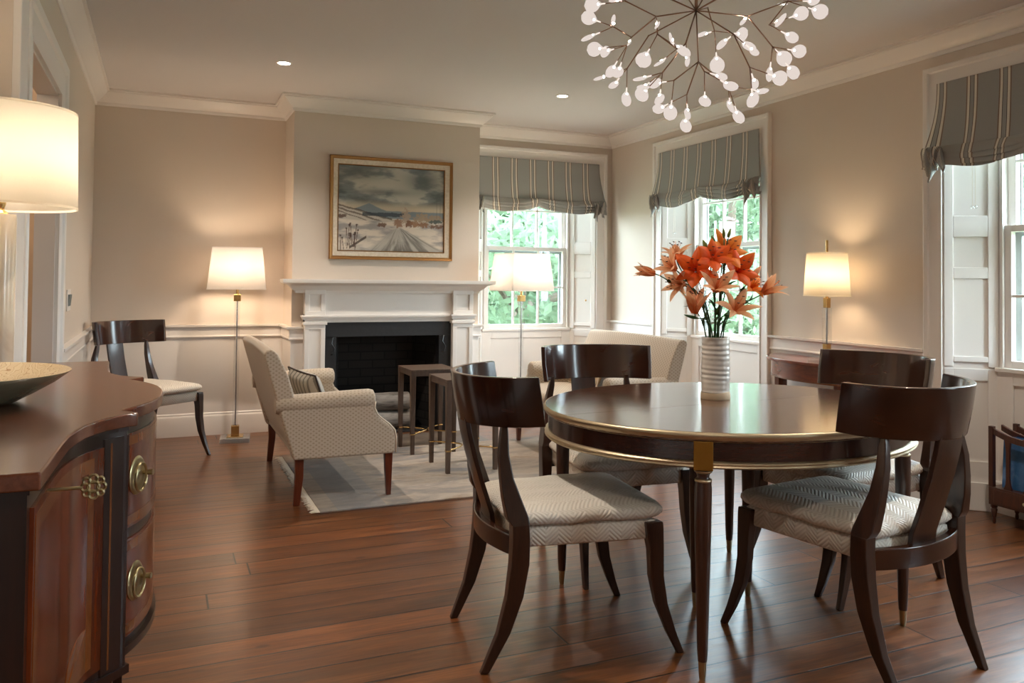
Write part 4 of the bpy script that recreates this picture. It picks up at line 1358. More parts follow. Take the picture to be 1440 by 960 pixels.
MB().loft([[((r_) * math.cos(2 * PI * j / 48), r_ * math.sin(2 * PI * j / 48), z) for j in range(48)] for r_, z in ((0.136, 0.395), (0.136, 0.402), (0.132, 0.402), (0.132, 0.395))], closed=True, cap=False).build('shade_trim', M_SHADE2, sh, smooth=60)
MB().loft([[((r_) * math.cos(2 * PI * j / 48), r_ * math.sin(2 * PI * j / 48), z) for j in range(48)] for r_, z in ((0.119, 0.651), (0.119, 0.658), (0.115, 0.658), (0.115, 0.651))], closed=True, cap=False).build('shade_trim', M_SHADE2, sh, smooth=60)
MB().lathe([(0.004, 0.545), (0.004, 0.66), (0.0075, 0.66), (0.0075, 0.735), (0.0, 0.735)], 12).tube([(-0.117, 0, 0.645), (0.117, 0, 0.645)], 0.0015, 5).tube([(0, -0.117, 0.645), (0, 0.117, 0.645)], 0.0015, 5).build('finial', M_BRASS, t, smooth=40)
lamp_light(t, 0.53, 9, (1.0, 0.72, 0.42))

# big lamp on the sideboard
TZ = 0.92
t = tag(empty('table_lamp', (-0.402, 2.55, TZ)), 'alabaster table lamp with a large cream drum shade on the sideboard', 'lamp')
MB().box(-0.065, 0.065, -0.065, 0.065, 0, 0.02).build('plinth', M_ABRASS, t, bevel=0.002)
MB().lathe([(0.0, 0.02), (0.040, 0.02), (0.0415, 0.03), (0.0415, 0.44), (0.040, 0.448), (0, 0.448)], 32).build('alabaster_column', M_ALAB, t, smooth=40)
MB().lathe([(0.020, 0.448), (0.022, 0.452), (0.012, 0.462), (0.016, 0.475), (0.017, 0.49), (0.011, 0.50), (0.011, 0.54), (0.0, 0.54)], 20).build('brass_neck', M_BRASS, t, smooth=50)
MB().lathe([(0.0, 0.54), (0.012, 0.545), (0.03, 0.59), (0.032, 0.61), (0.022, 0.635), (0, 0.645)], 14).build('light_bulb', M_BULB, t, smooth=180)
sh = MB().lathe([(0.188, 0.470), (0.184, 0.730)], 64, cap=False).build('lamp_shade', M_SHADE2, t, smooth=60, solid=0.002)
mb = MB()
for r0, z in ((0.1885, 0.470), (0.1845, 0.730)):
    mb = MB(); mb.loft([[(r_ * math.cos(2 * PI * j / 64), r_ * math.sin(2 * PI * j / 64), z + dz) for j in range(64)] for r_, dz in ((r0, -0.003), (r0, 0.003), (r0 - 0.004, 0.003), (r0 - 0.004, -0.003))], closed=True, cap=False).build('shade_trim', M_SHADE2, sh, smooth=60)
MB().lathe([(0.003, 0.645), (0.003, 0.71), (0.0, 0.71)], 8).tube([(-0.184, 0, 0.70), (0.184, 0, 0.70)], 0.0015, 5).tube([(0, -0.184, 0.70), (0, 0.184, 0.70)], 0.0015, 5).build('shade_spider', M_BRASS, t, smooth=60)
lamp_light(t, 0.60, 9.5, (1.0, 0.82, 0.64))

# ---------------------------------------------------------------- sideboard
SBY = 2.19
sbd = tag(empty('sideboard', (0, SBY, 0)), 'serpentine-front inlaid mahogany sideboard with brass ring pulls', 'sideboard')
FS = [(0.0, 0.012), (0.06, 0.009), (0.12, 0.0), (0.17, -0.014), (0.21, -0.030), (0.25, -0.050), (0.283, -0.071), (0.305, -0.052), (0.325, -0.037), (0.338, -0.037), (0.348, -0.056), (0.383, -0.090), (0.42, -0.110), (0.457, -0.124), (0.51, -0.135), (0.563, -0.142), (0.63, -0.145), (0.70, -0.147), (0.78, -0.149), (0.852, -0.152)]


def sb_front(s, inset=0.0): return lerp_prof(FS, abs(s)) - inset


def sb_poly(inset, end, back):
    pts = [(back, -end)]
    ss = sorted(set([-end] + [-s for s, _ in FS if s < end] + [s for s, _ in FS if s < end] + [end]))
    pts += [(sb_front(s, inset), s) for s in ss]
    pts.append((back, end))
    return pts


BK = XN + 0.012
MB().prism(sb_poly(0.0, 0.852, BK), 0.893, TZ).build('top', M_SIDETOP, sbd, bevel=0.004, seg=3)
MB().prism(sb_poly(0.016, 0.838, BK), 0.885, 0.893).build('top_moulding', M_SIDEDK, sbd)
ZB0, ZD1 = 0.385, 0.875
MB().prism(sb_poly(0.020, 0.832, BK + 0.005), ZB0, 0.885).build('carcass', M_SIDEDK, sbd, smooth=40)


def front_panel(name, s0, s1, z0, z1, out, mat, n=14, parent=sbd, bevel=0.0015):
    rings = []
    for i in range(n + 1):
        s = s0 + (s1 - s0) * i / n
        x = sb_front(s, 0.020)
        rings.append([(x - 0.006, s, z0), (x + out, s, z0), (x + out, s, z1), (x - 0.006, s, z1)])
    return MB().loft(rings).build(name, mat, parent, smooth=40)


def ring_pull(parent, s, z, nm='ring_pull'):
    x = sb_front(s, 0.020) + 0.007
    fi = math.atan2(-(sb_front(s + 0.03) - sb_front(s - 0.03)) / 0.06, 1)
    e = MB(); rings = []
    for r_, d in ((0.0, -0.004), (0.041, -0.004), (0.043, 0.000), (0.041, 0.002), (0.034, 0.0025), (0.030, 0.001), (0.016, 0.002), (0.010, 0.005), (0.0, 0.006)):
        rings.append([(d, r_ * 0.86 * math.cos(2 * PI * j / 28), r_ * math.sin(2 * PI * j / 28)) for j in range(28)])
    e.loft(rings)
    o = e.build(nm, M_ABRASS, parent, smooth=50)
    o.location = (x, s, z); o.rotation_euler = (0, 0, fi)
    rings = []
    for i in range(28):
        a = 2 * PI * i / 28; cy_, cz = 0.031 * 0.86 * math.cos(a), 0.031 * math.sin(a)
        rings.append([(0.0085 + 0.0032 * math.cos(q * PI / 3), cy_ * (1 + 0.10 * math.sin(q * PI / 3)), -0.004 + cz * (1 + 0.10 * math.sin(q * PI / 3))) for q in range(6)])
    MB().loft(rings, closed=True, cap=False).build('ring', M_ABRASS, o, smooth=60)
    MB().tube([(0, 0.030, 0.0), (0.022, 0.030, 0.0)], [0.005, 0.007], 8).build('post', M_ABRASS, o, smooth=60)
    return o


for s0, s1, nm in ((-0.81, -0.375, 'door'), (0.375, 0.81, 'door')):
    dr = front_panel(nm, s0, s1, 0.42, 0.86, 0.006, M_SIDEV)
    front_panel('banding', s0 + 0.012, s0 + 0.040, 0.435, 0.845, 0.0068, M_SATIN, 4, dr)
    front_panel('banding', s1 - 0.040, s1 - 0.012, 0.435, 0.845, 0.0068, M_SATIN, 4, dr)
    front_panel('banding', s0 + 0.04, s1 - 0.04, 0.818, 0.845, 0.0068, M_SATIN, 8, dr)
    # fan inlays in the lower corners
    for cs, dd in ((s0 + 0.04, 1), (s1 - 0.04, -1)):
        mbf = MB(); n0 = 10
        cen = (sb_front(cs, 0.020) + 0.0072, cs, 0.435)
        pts = [cen]
        for i in range(n0 + 1):
            a = PI / 2 * i / n0; s_ = cs + dd * 0.085 * math.cos(a); pts.append((sb_front(s_, 0.020) + 0.0072, s_, 0.435 + 0.085 * math.sin(a)))
        b2 = [(p[0] - 0.003, p[1], p[2]) for p in pts]
        mbf.loft([b2, pts]).build('fan_inlay', M_SATIN, dr)
    if s0 < 0:
        s = -0.69; x = sb_front(s, 0.020) + 0.004; zk = 0.856; xc = x + 0.068
        kb = MB()
        for a, b, r_ in ((0, 0, 0.0085), (0.012, 0, 0.006), (-0.012, 0, 0.006), (0, 0.013, 0.0065), (0, -0.013, 0.0065), (0.010, 0.010, 0.005), (-0.010, 0.010, 0.005), (0.010, -0.010, 0.005), (-0.010, -0.010, 0.005)):
            rings = []
            for i in range(16):
                th = 2 * PI * i / 16
                rings.append([(xc + a + (r_ + 0.0024 * math.sin(q * PI / 2)) * math.cos(th), s + 0.0026 * math.cos(q * PI / 2), zk + b + (r_ + 0.0024 * math.sin(q * PI / 2)) * math.sin(th)) for q in range(4)])
            kb.loft(rings, closed=True, cap=False)
        kb.tube([(x - 0.004, s, zk), (xc - 0.016, s, zk)], 0.0030, 8)
        kb.build('key', M_ABRASS, dr, smooth=60)
for s0, s1 in ((-0.268, 0.268),):
    for k_, (z0, z1) in enumerate(((0.655, 0.86), (0.42, 0.63))):
        dw = front_panel('drawer', s0, s1, z0, z1, 0.006, M_SIDEV, 20)
        for a, b in ((z0 + 0.006, z0 + 0.026), (z1 - 0.026, z1 - 0.006)): front_panel('banding', s0 + 0.006, s1 - 0.006, a, b, 0.0068, M_SATIN, 16, dw)
        for s in (-0.20, 0.20): ring_pull(dw, s, (z0 + z1) / 2 + 0.004)
for s0 in (-0.372, 0.290):
    stl = front_panel('corner_stile', s0, s0 + 0.082, 0.40, 0.875, 0.004, M_SIDEDK, 6)
    for a in (0.010, 0.069): front_panel('stringing', s0 + a, s0 + a + 0.003, 0.41, 0.865, 0.0048, M_SATIN, 2, stl)
    MB().loft([sq2 for sq2 in ([(sb_front(s0 + 0.04, 0.020) - 0.045 * 0.9 + a * 0.022, s0 + 0.041 + b * 0.024, 0.39) for a, b in ((-1, -1), (1, -1), (1, 1), (-1, 1))], [(sb_front(s0 + 0.04, 0.020) - 0.035 + a * 0.014, s0 + 0.041 + b * 0.015, 0.0) for a, b in ((-1, -1), (1, -1), (1, 1), (-1, 1))])]).build('leg', M_SIDEDK, sbd, bevel=0.002)
for s in (-0.80, 0.80):
    for x in (-0.205, BK + 0.04):
        MB().loft([[(x + a * 0.024, s + b * 0.024, 0.39) for a, b in ((-1, -1), (1, -1), (1, 1), (-1, 1))], [(x + a * 0.014, s + b * 0.014, 0.0) for a, b in ((-1, -1), (1, -1), (1, 1), (-1, 1))]]).build('leg', M_SIDEDK, sbd, bevel=0.002)
front_panel('lower_edge', -0.82, 0.82, 0.385, 0.402, 0.012, M_SIDEDK, 60)

# ---------------------------------------------------------------- bowl
t = NT('gold_and_cream_glaze')
n = t.n('ShaderNodeTexWave'); n.inputs['Scale'].default_value = 5; n.inputs['Distortion'].default_value = 14; n.inputs['Detail'].default_value = 2; n.inputs['Detail Scale'].default_value = 1.5
t.l(t.map(t.tc.outputs['Object'], (3, 3, 3)), n.inputs['Vector'])
t.pbr(t.ramp(n.outputs['Fac'], [(0.35, srgb(204, 184, 148)), (0.5, srgb(146, 104, 52)), (0.62, srgb(208, 190, 156))]), 0.35, coat=0.15)
M_BOWLIN = t.m
M_BOWLOUT = noise_mat('grey_green_glaze', [srgb(104, 106, 88), srgb(136, 136, 112)], 6, 0.2, coat=0.5)
bw = tag(empty('shallow_bowl', (-0.412, 2.10, TZ)), 'wide shallow bowl with gold and cream inside on the sideboard', 'bowl')
MB().lathe([(0.0, 0.002), (0.10, 0.0), (0.125, 0.004), (0.16, 0.022), (0.20, 0.045), (0.228, 0.066), (0.230, 0.069)], 48, cap=False).build('bowl_body', M_BOWLOUT, bw, smooth=60)
MB().lathe([(0.230, 0.069), (0.227, 0.0705), (0.20, 0.052), (0.15, 0.027), (0.08, 0.012), (0.0, 0.010)], 48, cap=False).build('glazed_inside', M_BOWLIN, bw, smooth=60)

# ---------------------------------------------------------------- vase and lilies
VX, VY = 2.004, 2.592
vs = tag(empty('ceramic_vase', (VX, VY, 0.75)), 'white ribbed cylindrical vase holding lilies on the dining table', 'vase')
rr = random.Random(4)
rings = []
nz = 66
for i in range(nz + 1):
    f = i / nz; z = 0.026 + f * 0.214
    ring = []
    for j in range(40):
        th = 2 * PI * j / 40
        w = math.sin((z * 2 * PI / 0.0195) + 0.8 * math.sin(th + z * 20))
        r_ = 0.0540 + 0.0014 * w * (0.7 + 0.5 * math.sin(z * 70 + 1)) + 0.0010 * math.sin(th * 2 + z * 30)
        ring.append((r_ * math.cos(th), r_ * math.sin(th), z))
    rings.append(ring)
rings.append([(0.049 * math.cos(2 * PI * j / 40), 0.049 * math.sin(2 * PI * j / 40), 0.241) for j in range(40)])
for z in (0.18, 0.06): rings.append([(0.046 * math.cos(2 * PI * j / 40), 0.046 * math.sin(2 * PI * j / 40), z) for j in range(40)])
MB().loft(rings).build('vase_body', M_CERAM, vs, smooth=180)
MB().lathe([(0.0, 0.0), (0.056, 0.0), (0.0575, 0.004), (0.0555, 0.026), (0.0535, 0.030), (0, 0.03)], 40).build('unglazed_foot', M_CLAY, vs, smooth=50)


def petal(mb, base, axis, side, L, w, curl, spread):
    """petal strip: starts along axis, bends outward towards side"""
    nu_, nv_ = 4, 8
    cr = axis.cross(side).normalized()
    def f(a, b):
        ang = spread * (0.35 + 0.65 * min(1, b * 1.6)) + curl * b * b
        # integrate simple curve
        p = Vector(base); stp = 10; acc = Vector((0, 0, 0))
        for q_ in range(stp):
            bb = b * (q_ + 0.5) / stp
            an = spread * (0.35 + 0.65 * min(1, bb * 1.6)) + curl * bb * bb
            acc += (axis * math.cos(an) + side * math.sin(an)) * (L * b / stp)
        wid = w * (math.sin(PI * min(1, (0.10 + 0.90 * b)) ** 0.85) ** 0.8 if b < 0.999 else 0.02)
        x = (a - 0.5) * 2
        nrm = (-axis * math.sin(ang) + side * math.cos(ang))
        return p + acc + cr * (x * wid / 2) - nrm * (-(x * x) * wid * 0.16) + cr * 0
    mb.grid(f, nu_, nv_)


def lily(name, tip, dirv, mat, L=0.075, openness=0.9, curl=0.9, label='', start=None, leaves=3, bend=0.0, seed=0, bud=False, w=0.030, roll=0.0):
    rr = random.Random(seed)
    L *= 1.0 if bud else 1.32; w *= 1.0 if bud else 1.12
    t = empty(name, (VX, VY, 0.75))
    tip = Vector(tip) - Vector((VX, VY, 0.75)); dv = Vector(dirv).normalized()
    a = rr.uniform(0, 2 * PI)
    st = Vector((0.026 * math.cos(a), 0.026 * math.sin(a), 0.06))
    rim = Vector((tip.x * 0.16, tip.y * 0.16, 0.245)); rim.x = max(-0.036, min(0.036, rim.x)); rim.y = max(-0.036, min(0.036, rim.y))
    d0 = (rim - st).normalized()
    path = [st, rim] + bez(rim, rim + d0 * 0.09 + Vector((0, 0, 0.03)), tip - dv * 0.05, tip - dv * 0.002, 10)[1:]
    MB().tube(path, [0.0028] * 3 + [0.0024] * (len(path) - 3), 7).build('stem', M_STEM, t, smooth=180)
    if not bud:
        ref = Vector((0, 0, 1)) if abs(dv.z) < 0.9 else Vector((1, 0, 0))
        s0 = (ref - dv * ref.dot(dv)).normalized(); s1 = dv.cross(s0)
        mb = MB()
        for k_ in range(6):
            th = roll + k_ * PI / 3 + rr.uniform(-0.12, 0.12)
            sd = s0 * math.cos(th) + s1 * math.sin(th)
            ww = w * (1.15 if k_ % 2 else 0.85)
            petal(mb, tip + sd * 0.003, dv, sd, L * rr.uniform(0.9, 1.08), ww, curl * rr.uniform(0.7, 1.3), openness * rr.uniform(0.85, 1.1) - (0.0 if k_ % 2 else -0.06))
        mb.build('petals', mat, t, smooth=180)
        mb = MB(); an = MB()
        for k_ in range(6):
            th = k_ * PI / 3 + 0.3; sd = s0 * math.cos(th) + s1 * math.sin(th)
            p1 = tip + dv * L * 0.45 + sd * 0.008; p2 = tip + dv * L * 0.72 + sd * 0.022
            mb.tube([tip, p1, p2], 0.0008, 5); an.tube([p2 - s1 * 0.005, p2 + s1 * 0.005], 0.0018, 5)
        mb.tube([tip, tip + dv * L * 0.8], 0.0011, 5)
        mb.build('filaments', mat, t, smooth=180); an.build('anthers', M_ANTH, t, smooth=180)
    else:
        ref = Vector((0, 0, 1)) if abs(dv.z) < 0.9 else Vector((1, 0, 0))
        s0 = (ref - dv * ref.dot(dv)).normalized(); s1 = dv.cross(s0)
        rings = []
        for q_ in range(11):
            f = q_ / 10; r_ = w * 0.5 * (math.sin(PI * (0.06 + 0.9 * f ** 0.85)) ** 0.75)
            rings.append([tip + dv * L * f + (s0 * math.cos(2 * PI * j / 12) + s1 * math.sin(2 * PI * j / 12)) * r_ * (1 + 0.08 * math.cos(3 * 2 * PI * j / 12)) for j in range(12)])
        mb = MB(); mb.loft(rings)
        for i_ in range(len(mb.v)): mb.uv[i_] = (0.2, (i_ // 12) / 10)
        mb.build('bud', mat, t, smooth=180)
    lm = MB()
    for q_ in range(leaves):
        i_ = 2 + int((len(path) - 5) * rr.random()); p = path[i_]; d = (path[i_ + 1] - path[i_ - 1]).normalized()
        th = rr.uniform(0, 2 * PI); sd = Vector((math.cos(th), math.sin(th), 0.25)); sd = (sd - d * sd.dot(d)).normalized()
        petal(lm, p, d, sd, rr.uniform(0.035, 0.06), 0.013, 0.7, 0.8)
    if leaves: lm.build('leaf', M_LEAF, t, smooth=180)
    tag(t, label, 'flower', 'cut lilies in the ribbed vase')
    return t


RV = Vector((0.917, -0.399, 0)); FV = Vector((0.399, 0.917, 0)); ZV = Vector((0, 0, 1))


def D(r, u, f=0.0): return RV * r + ZV * u - FV * f      # right, up, towards the room


FL = {'a': [1.772, 2.722, 1.248], 'b': [1.895, 2.699, 1.33], 'c': [1.829, 2.631, 1.271], 'd': [1.874, 2.668, 1.188], 'e': [1.88, 2.558, 1.115], 'f': [1.926, 2.6, 1.265], 'g': [2.046, 2.59, 1.319], 'h': [1.945, 2.517, 1.19], 'i': [2.073, 2.559, 1.246], 'j': [2.036, 2.512, 1.101], 'k': [2.151, 2.546, 1.241], 'l': [2.155, 2.578, 1.188], 'm': [2.199, 2.505, 1.174], 'o': [1.954, 2.555, 1.29], 'g1': [2.032, 2.573, 1.405], 'g2': [2.02, 2.611, 1.372], 'g3': [1.968, 2.602, 1.352], 'g4': [2.102, 2.598, 1.341]}


def off(k_, r=0, u=0, f=0): return Vector(FL[k_]) + RV * r + ZV * u - FV * f


LI = [
    ('a', (0.030, -0.012, 0), D(-1, 0.22, 0.1), M_PEACH, dict(L=0.066, openness=0.22, curl=0.35, w=0.026), 'peach lily just opening at the far left of the bunch'),
    ('b', (0.000, -0.035, 0), D(-0.15, 1, 0.35), M_PEACH, dict(L=0.072, openness=0.85, curl=1.0), 'peach-orange lily at the upper left of the bunch'),
    ('c', (0.012, -0.020, 0), D(-0.75, 0.5, 0.4), M_PEACH, dict(L=0.074, openness=0.75, curl=0.7), 'peach lily facing left below the upper-left bloom'),
    ('d', (0.030, 0.01, 0), D(-0.9, 0.02, 0.5), M_PEACH, dict(L=0.078, openness=0.7, curl=0.9), 'peach lily with a petal drooping to the left'),
    ('e', (0.000, -0.030, 0), D(0.0, 1, 0.25), M_PEACH, dict(L=0.088, openness=0.62, curl=0.35, w=0.036, roll=0.5), 'large peach lily at the lower left above the vase rim'),
    ('f', (-0.010, -0.02, 0), D(-0.35, 0.45, 1), M_RED, dict(L=0.080, openness=1.15, curl=0.5, w=0.046), 'deep red-orange lily at the left of the centre'),
    ('o', (0.0, 0.00, 0.0), D(0.05, 0.55, 1), M_RED, dict(L=0.070, openness=1.1, curl=0.5, w=0.044), 'red-orange lily in the middle of the bunch'),
    ('g', (0.0, 0.0, 0), D(0.2, 0.5, 1), M_ORANGE, dict(L=0.078, openness=1.25, curl=0.3, w=0.044, roll=0.3), 'bright orange lily wide open at the top'),
    ('h', (0.0, -0.02, 0), D(0.1, 0.9, 0.8), M_PEACH, dict(L=0.082, openness=0.95, curl=0.4, w=0.034), 'peach lily at the front centre of the bunch'),
    ('i', (0.0, 0.0, 0), D(0.35, 0.35, 1), M_RED, dict(L=0.080, openness=1.1, curl=0.5, w=0.046, roll=0.2), 'red-orange lily at the right of the centre'),
    ('j', (-0.006, -0.012, 0), D(0.15, 0.7, 0.8), M_PEACH, dict(L=0.082, openness=1.0, curl=0.7, w=0.032, roll=0.4), 'peach lily at the lower right with long curling petals'),
    ('l', (0.0, -0.01, 0), D(0.4, 0.5, 0.6), M_ORANGE, dict(L=0.066, openness=0.95, curl=1.1), 'orange lily with curled petals behind the right-hand bud'),
    ('m', (-0.030, -0.012, 0), D(0.7, 0.55, 0.1), M_PEACH, dict(L=0.080, openness=0.55, curl=0.6), 'peach lily at the far right of the bunch'),
]
for i, (k_, of, dv, mt, kw, lb) in enumerate(LI):
    lily('lily', off(k_, *of), dv, mt, label=lb, seed=i + 10, **kw)
BU = [('k', (-0.018, -0.032, 0), D(0.62, 0.8), M_PEACH, dict(L=0.078, w=0.024), 'closed peach lily bud pointing up at the right'),
      ('g1', (-0.003, -0.028, 0), D(-0.05, 1), M_BUD, dict(L=0.040, w=0.014), 'topmost green lily bud'),
      ('g1', (0.010, -0.026, 0.01), D(0.25, 1), M_BUD, dict(L=0.038, w=0.013), 'green bud beside the topmost one on its right'),
      ('g2', (-0.006, -0.022, 0), D(-0.3, 1), M_BUD, dict(L=0.042, w=0.017), 'green bud just left of the two at the top'),
      ('g3', (0.0, -0.022, 0), D(-0.35, 1), M_BUD, dict(L=0.044, w=0.018), 'olive-green bud at the upper left above the red lilies'),
      ('g4', (-0.012, -0.014, 0), D(0.8, 0.5), M_BUD, dict(L=0.036, w=0.014), 'green bud tucked behind the orange lily on its right')]
for i, (k_, of, dv, mt, kw, lb) in enumerate(BU):
    lily('lily', off(k_, *of), dv, mt, label=lb, seed=i + 40, bud=True, leaves=2, **kw)

# ---------------------------------------------------------------- chandelier
HUB = Vector((1.822, 2.48, 2.22))
NODES = {'n1': [1.641, 2.473, 2.17], 'n2': [1.715, 2.637, 2.155], 'n3': [1.694, 2.365, 2.051], 'n4': [1.845, 2.496, 2.034], 'n5': [1.935, 2.56, 2.272], 'n6': [1.887, 2.345, 2.102], 'n7': [2.038, 2.451, 2.221], 'n8': [2.155, 2.446, 2.117], 'n9': [2.047, 2.34, 2.157], 'n12': [2.151, 2.358, 2.266], 'n13': [2.011, 2.616, 2.207], 'n14': [1.75, 2.517, 1.958], 'n15': [1.597, 2.366, 1.935], 'n16': [1.843, 2.565, 1.925], 'n17': [1.948, 2.453, 1.944], 'n18': [1.903, 2.276, 1.967], 'n19': [1.673, 2.723, 2.044], 'n20': [1.623, 2.613, 2.13], 'n21': [1.529, 2.588, 2.151], 'n22': [1.494, 2.449, 2.198], 'n23': [1.59, 2.388, 2.075], 'n24': [1.817, 2.422, 1.977], 'n25': [1.619, 2.636, 2.106], 'n26': [1.619, 2.312, 2.007]}
LINKS = [('hub', 'n1'), ('hub', 'n2'), ('hub', 'n3'), ('hub', 'n4'), ('hub', 'n5'), ('hub', 'n6'), ('hub', 'n7'), ('n7', 'n8'), ('n12', 'n9'), ('n7', 'n12'), ('n5', 'n13'), ('n4', 'n14'), ('n3', 'n15'), ('n4', 'n16'), ('n4', 'n17'), ('n6', 'n18'), ('n2', 'n19'), ('n1', 'n20'), ('n20', 'n21'), ('n1', 'n22'), ('n1', 'n23'), ('n4', 'n24'), ('n20', 'n25'), ('n23', 'n26')]
BULBS = [(1.379, 2.483, 2.177, 'n22', 1, 1), (1.443, 2.624, 2.183, 'n21', 1, 1), (1.531, 2.592, 2.179, 'n21', 0.7, 0.45), (1.454, 2.647, 2.116, 'n21', 1, 0.3), (1.532, 2.738, 2.106, 'n25', 1.1, 1), (1.582, 2.74, 2.103, 'n25', 0.9, 0.9), (1.602, 2.594, 2.1, 'n20', 0.5, 0.4), (1.576, 2.685, 2.011, 'n25', 0.9, 0.8), (1.631, 2.723, 2.023, 'n25', 0.9, 0.9), (1.596, 2.809, 2.016, 'n19', 0.9, 0.25), (1.665, 2.813, 1.997, 'n19', 0.85, 0.7), (1.663, 2.712, 1.917, 'n19', 1, 0.75), (1.528, 2.381, 1.974, 'n23', 1.1, 1), (1.611, 2.421, 2.119, 'n1', 0.6, 0.7), (1.511, 2.377, 1.906, 'n15', 0.9, 0.25), (1.674, 2.527, 1.941, 'n14', 0.9, 0.8), (1.487, 2.319, 1.861, 'n15', 0.8, 0.7), (1.497, 2.342, 1.842, 'n15', 1, 1), (1.557, 2.324, 1.828, 'n15', 0.8, 0.8), (1.789, 2.677, 1.886, 'n16', 0.9, 0.9), (1.741, 2.526, 1.836, 'n14', 1, 1), (1.558, 2.261, 2.023, 'n26', 0.7, 0.4), (1.678, 2.357, 2.019, 'n23', 1.1, 0.55), (1.523, 2.275, 1.937, 'n26', 0.8, 0.25), (1.691, 2.351, 1.982, 'n3', 0.7, 0.5), (1.775, 2.362, 1.85, 'n24', 0.9, 0.95), (1.829, 2.541, 1.843, 'n16', 0.8, 0.6), (1.885, 2.63, 1.818, 'n16', 1, 0.9), (2.02, 2.61, 2.069, 'n13', 1.15, 1.1), (1.963, 2.633, 2.192, 'n13', 0.8, 0.4), (1.866, 2.385, 2.074, 'n6', 0.9, 0.5), (2.162, 2.631, 2.218, 'n13', 1.1, 1), (2.026, 2.462, 2.201, 'n7', 0.6, 0.5), (1.956, 2.344, 2.067, 'n6', 1, 0.6), (1.94, 2.296, 2.032, 'n6', 0.7, 0.7), (1.87, 2.39, 1.956, 'n24', 0.8, 0.7), (1.865, 2.331, 1.908, 'n24', 1, 0.7), (2.012, 2.517, 1.884, 'n17', 1, 0.5), (2.022, 2.481, 1.838, 'n17', 1, 0.8), (1.938, 2.29, 1.915, 'n18', 0.7, 0.8), (2.119, 2.463, 1.944, 'n17', 1, 0.5), (1.879, 2.231, 1.838, 'n18', 1, 0.85), (2.155, 2.463, 2.012, 'n8', 1, 0.5), (1.953, 2.179, 1.912, 'n18', 1, 1), (2.189, 2.419, 2.068, 'n8', 1.1, 1), (2.214, 2.398, 2.012, 'n8', 1, 0.9), (2.255, 2.409, 2.102, 'n8', 1, 1), (2.112, 2.294, 2.106, 'n9', 0.9, 0.85), (2.022, 2.253, 2.145, 'n9', 1.1, 0.6), (2.148, 2.285, 2.197, 'n9', 1, 1), (2.272, 2.318, 2.231, 'n12', 1.1, 1.1), (2.246, 2.324, 2.27, 'n12', 0.8, 0.8), (2.18, 2.42, 2.278, 'n12', 0.8, 0.5), (1.441, 2.437, 2.19, 'n22', 0.7, 0.5)]
chd = tag(empty('chandelier', HUB), 'branching copper-wire chandelier with many small white leaf-shaped lights', 'chandelier')
# upper crown of branches above the frame
for i in range(6):
    a = i * PI / 3 + 0.4
    NODES['u%d' % i] = [HUB.x + 0.24 * math.cos(a), HUB.y + 0.24 * math.sin(a), HUB.z + 0.13]
    LINKS.append(('hub', 'u%d' % i))
    for q in range(2):
        b = a + (q - 0.5) * 0.7
        BULBS.append((HUB.x + 0.40 * math.cos(b), HUB.y + 0.40 * math.sin(b), HUB.z + 0.14 + 0.06 * (q + i % 2), 'u%d' % i, 0.9, 0.8))
LIGHT_LOC = {k_: Vector(v_) - HUB for k_, v_ in NODES.items()}; LIGHT_LOC['hub'] = Vector((0, 0, 0))
MB().tube([(0, 0, 0.0), (0, 0, ZC - HUB.z)], 0.006, 8).lathe([(0.0, ZC - HUB.z - 0.03), (0.055, ZC - HUB.z - 0.028), (0.06, ZC - HUB.z), (0, ZC - HUB.z)], 24).build('canopy_rod', M_BRONZE, chd, smooth=50)
mb = MB()
for a, b in LINKS: mb.tube([LIGHT_LOC[a], LIGHT_LOC[b]], 0.0026, 6)
for k_, p in LIGHT_LOC.items(): mb.lathe([(0, -0.004), (0.004, 0), (0, 0.004)], 8, p)
mb.build('branches', M_BRONZE, chd, smooth=180)
CAMV = Vector((0, 0, 1.2))
rr = random.Random(12)
for i, (x, y, z, nk, s, fl) in enumerate(BULBS):
    c = Vector((x, y, z)) - HUB; n0 = LIGHT_LOC[nk]
    d = (c - n0).normalized(); L = (c - n0).length
    s *= 0.92
    # disc radius and attitude
    r_ = 0.0278 * s
    view = (Vector((x, y, z)) - CAMV).normalized()
    side = d.cross(view)
    side = side.normalized() if side.length > 0.2 else d.cross(Vector((0.3, 0.5, 0.8))).normalized()
    nrm = side.cross(d).normalized()
    ang = math.acos(max(0.12, min(1, fl))) * (1 if rr.random() < 0.5 else -1)
    R_ = Matrix.Rotation(ang, 3, d); side = R_ @ side; nrm = R_ @ nrm
    neck_end = c - d * r_ * 0.9
    neck_len = min(L * 0.4, 0.026)
    mb = MB().tube([n0, neck_end - d * neck_len], 0.0019, 6)
    br_o = mb.build('light_stem', M_BRONZE, chd, smooth=180)
    MB().tube([neck_end - d * neck_len, neck_end - d * neck_len * 0.5, neck_end + d * 0.002], [0.0026, 0.0030, 0.0050], 8).build('clear_neck', M_NECKC, br_o, smooth=180)
    ctr = neck_end + d * 0.001
    MB().lathe([(0.0, -0.0055), (0.0045, -0.003), (0.0058, 0.0), (0.0045, 0.003), (0.0, 0.0055)], 10, ctr).build('led_core', M_NECK, br_o, smooth=180)
    rings = []
    for q in range(11):
        f = q / 10; px = -1.15 + 2.15 * f
        w_ = math.sqrt(max(0.0004, 1 - px * px)) if px > -0.82 else 0.22 + 0.35 * (px + 1.15) / 0.33
        rings.append([c + d * px * r_ * 1.1 + side * (w_ * r_ * math.cos(2 * PI * j / 16)) + nrm * (max(w_ * 0.20, 0.10 if q < 3 else 0) * r_ * math.sin(2 * PI * j / 16)) for j in range(16)])
    MB().loft(rings).build('light_leaf', M_DISC, br_o, smooth=180)

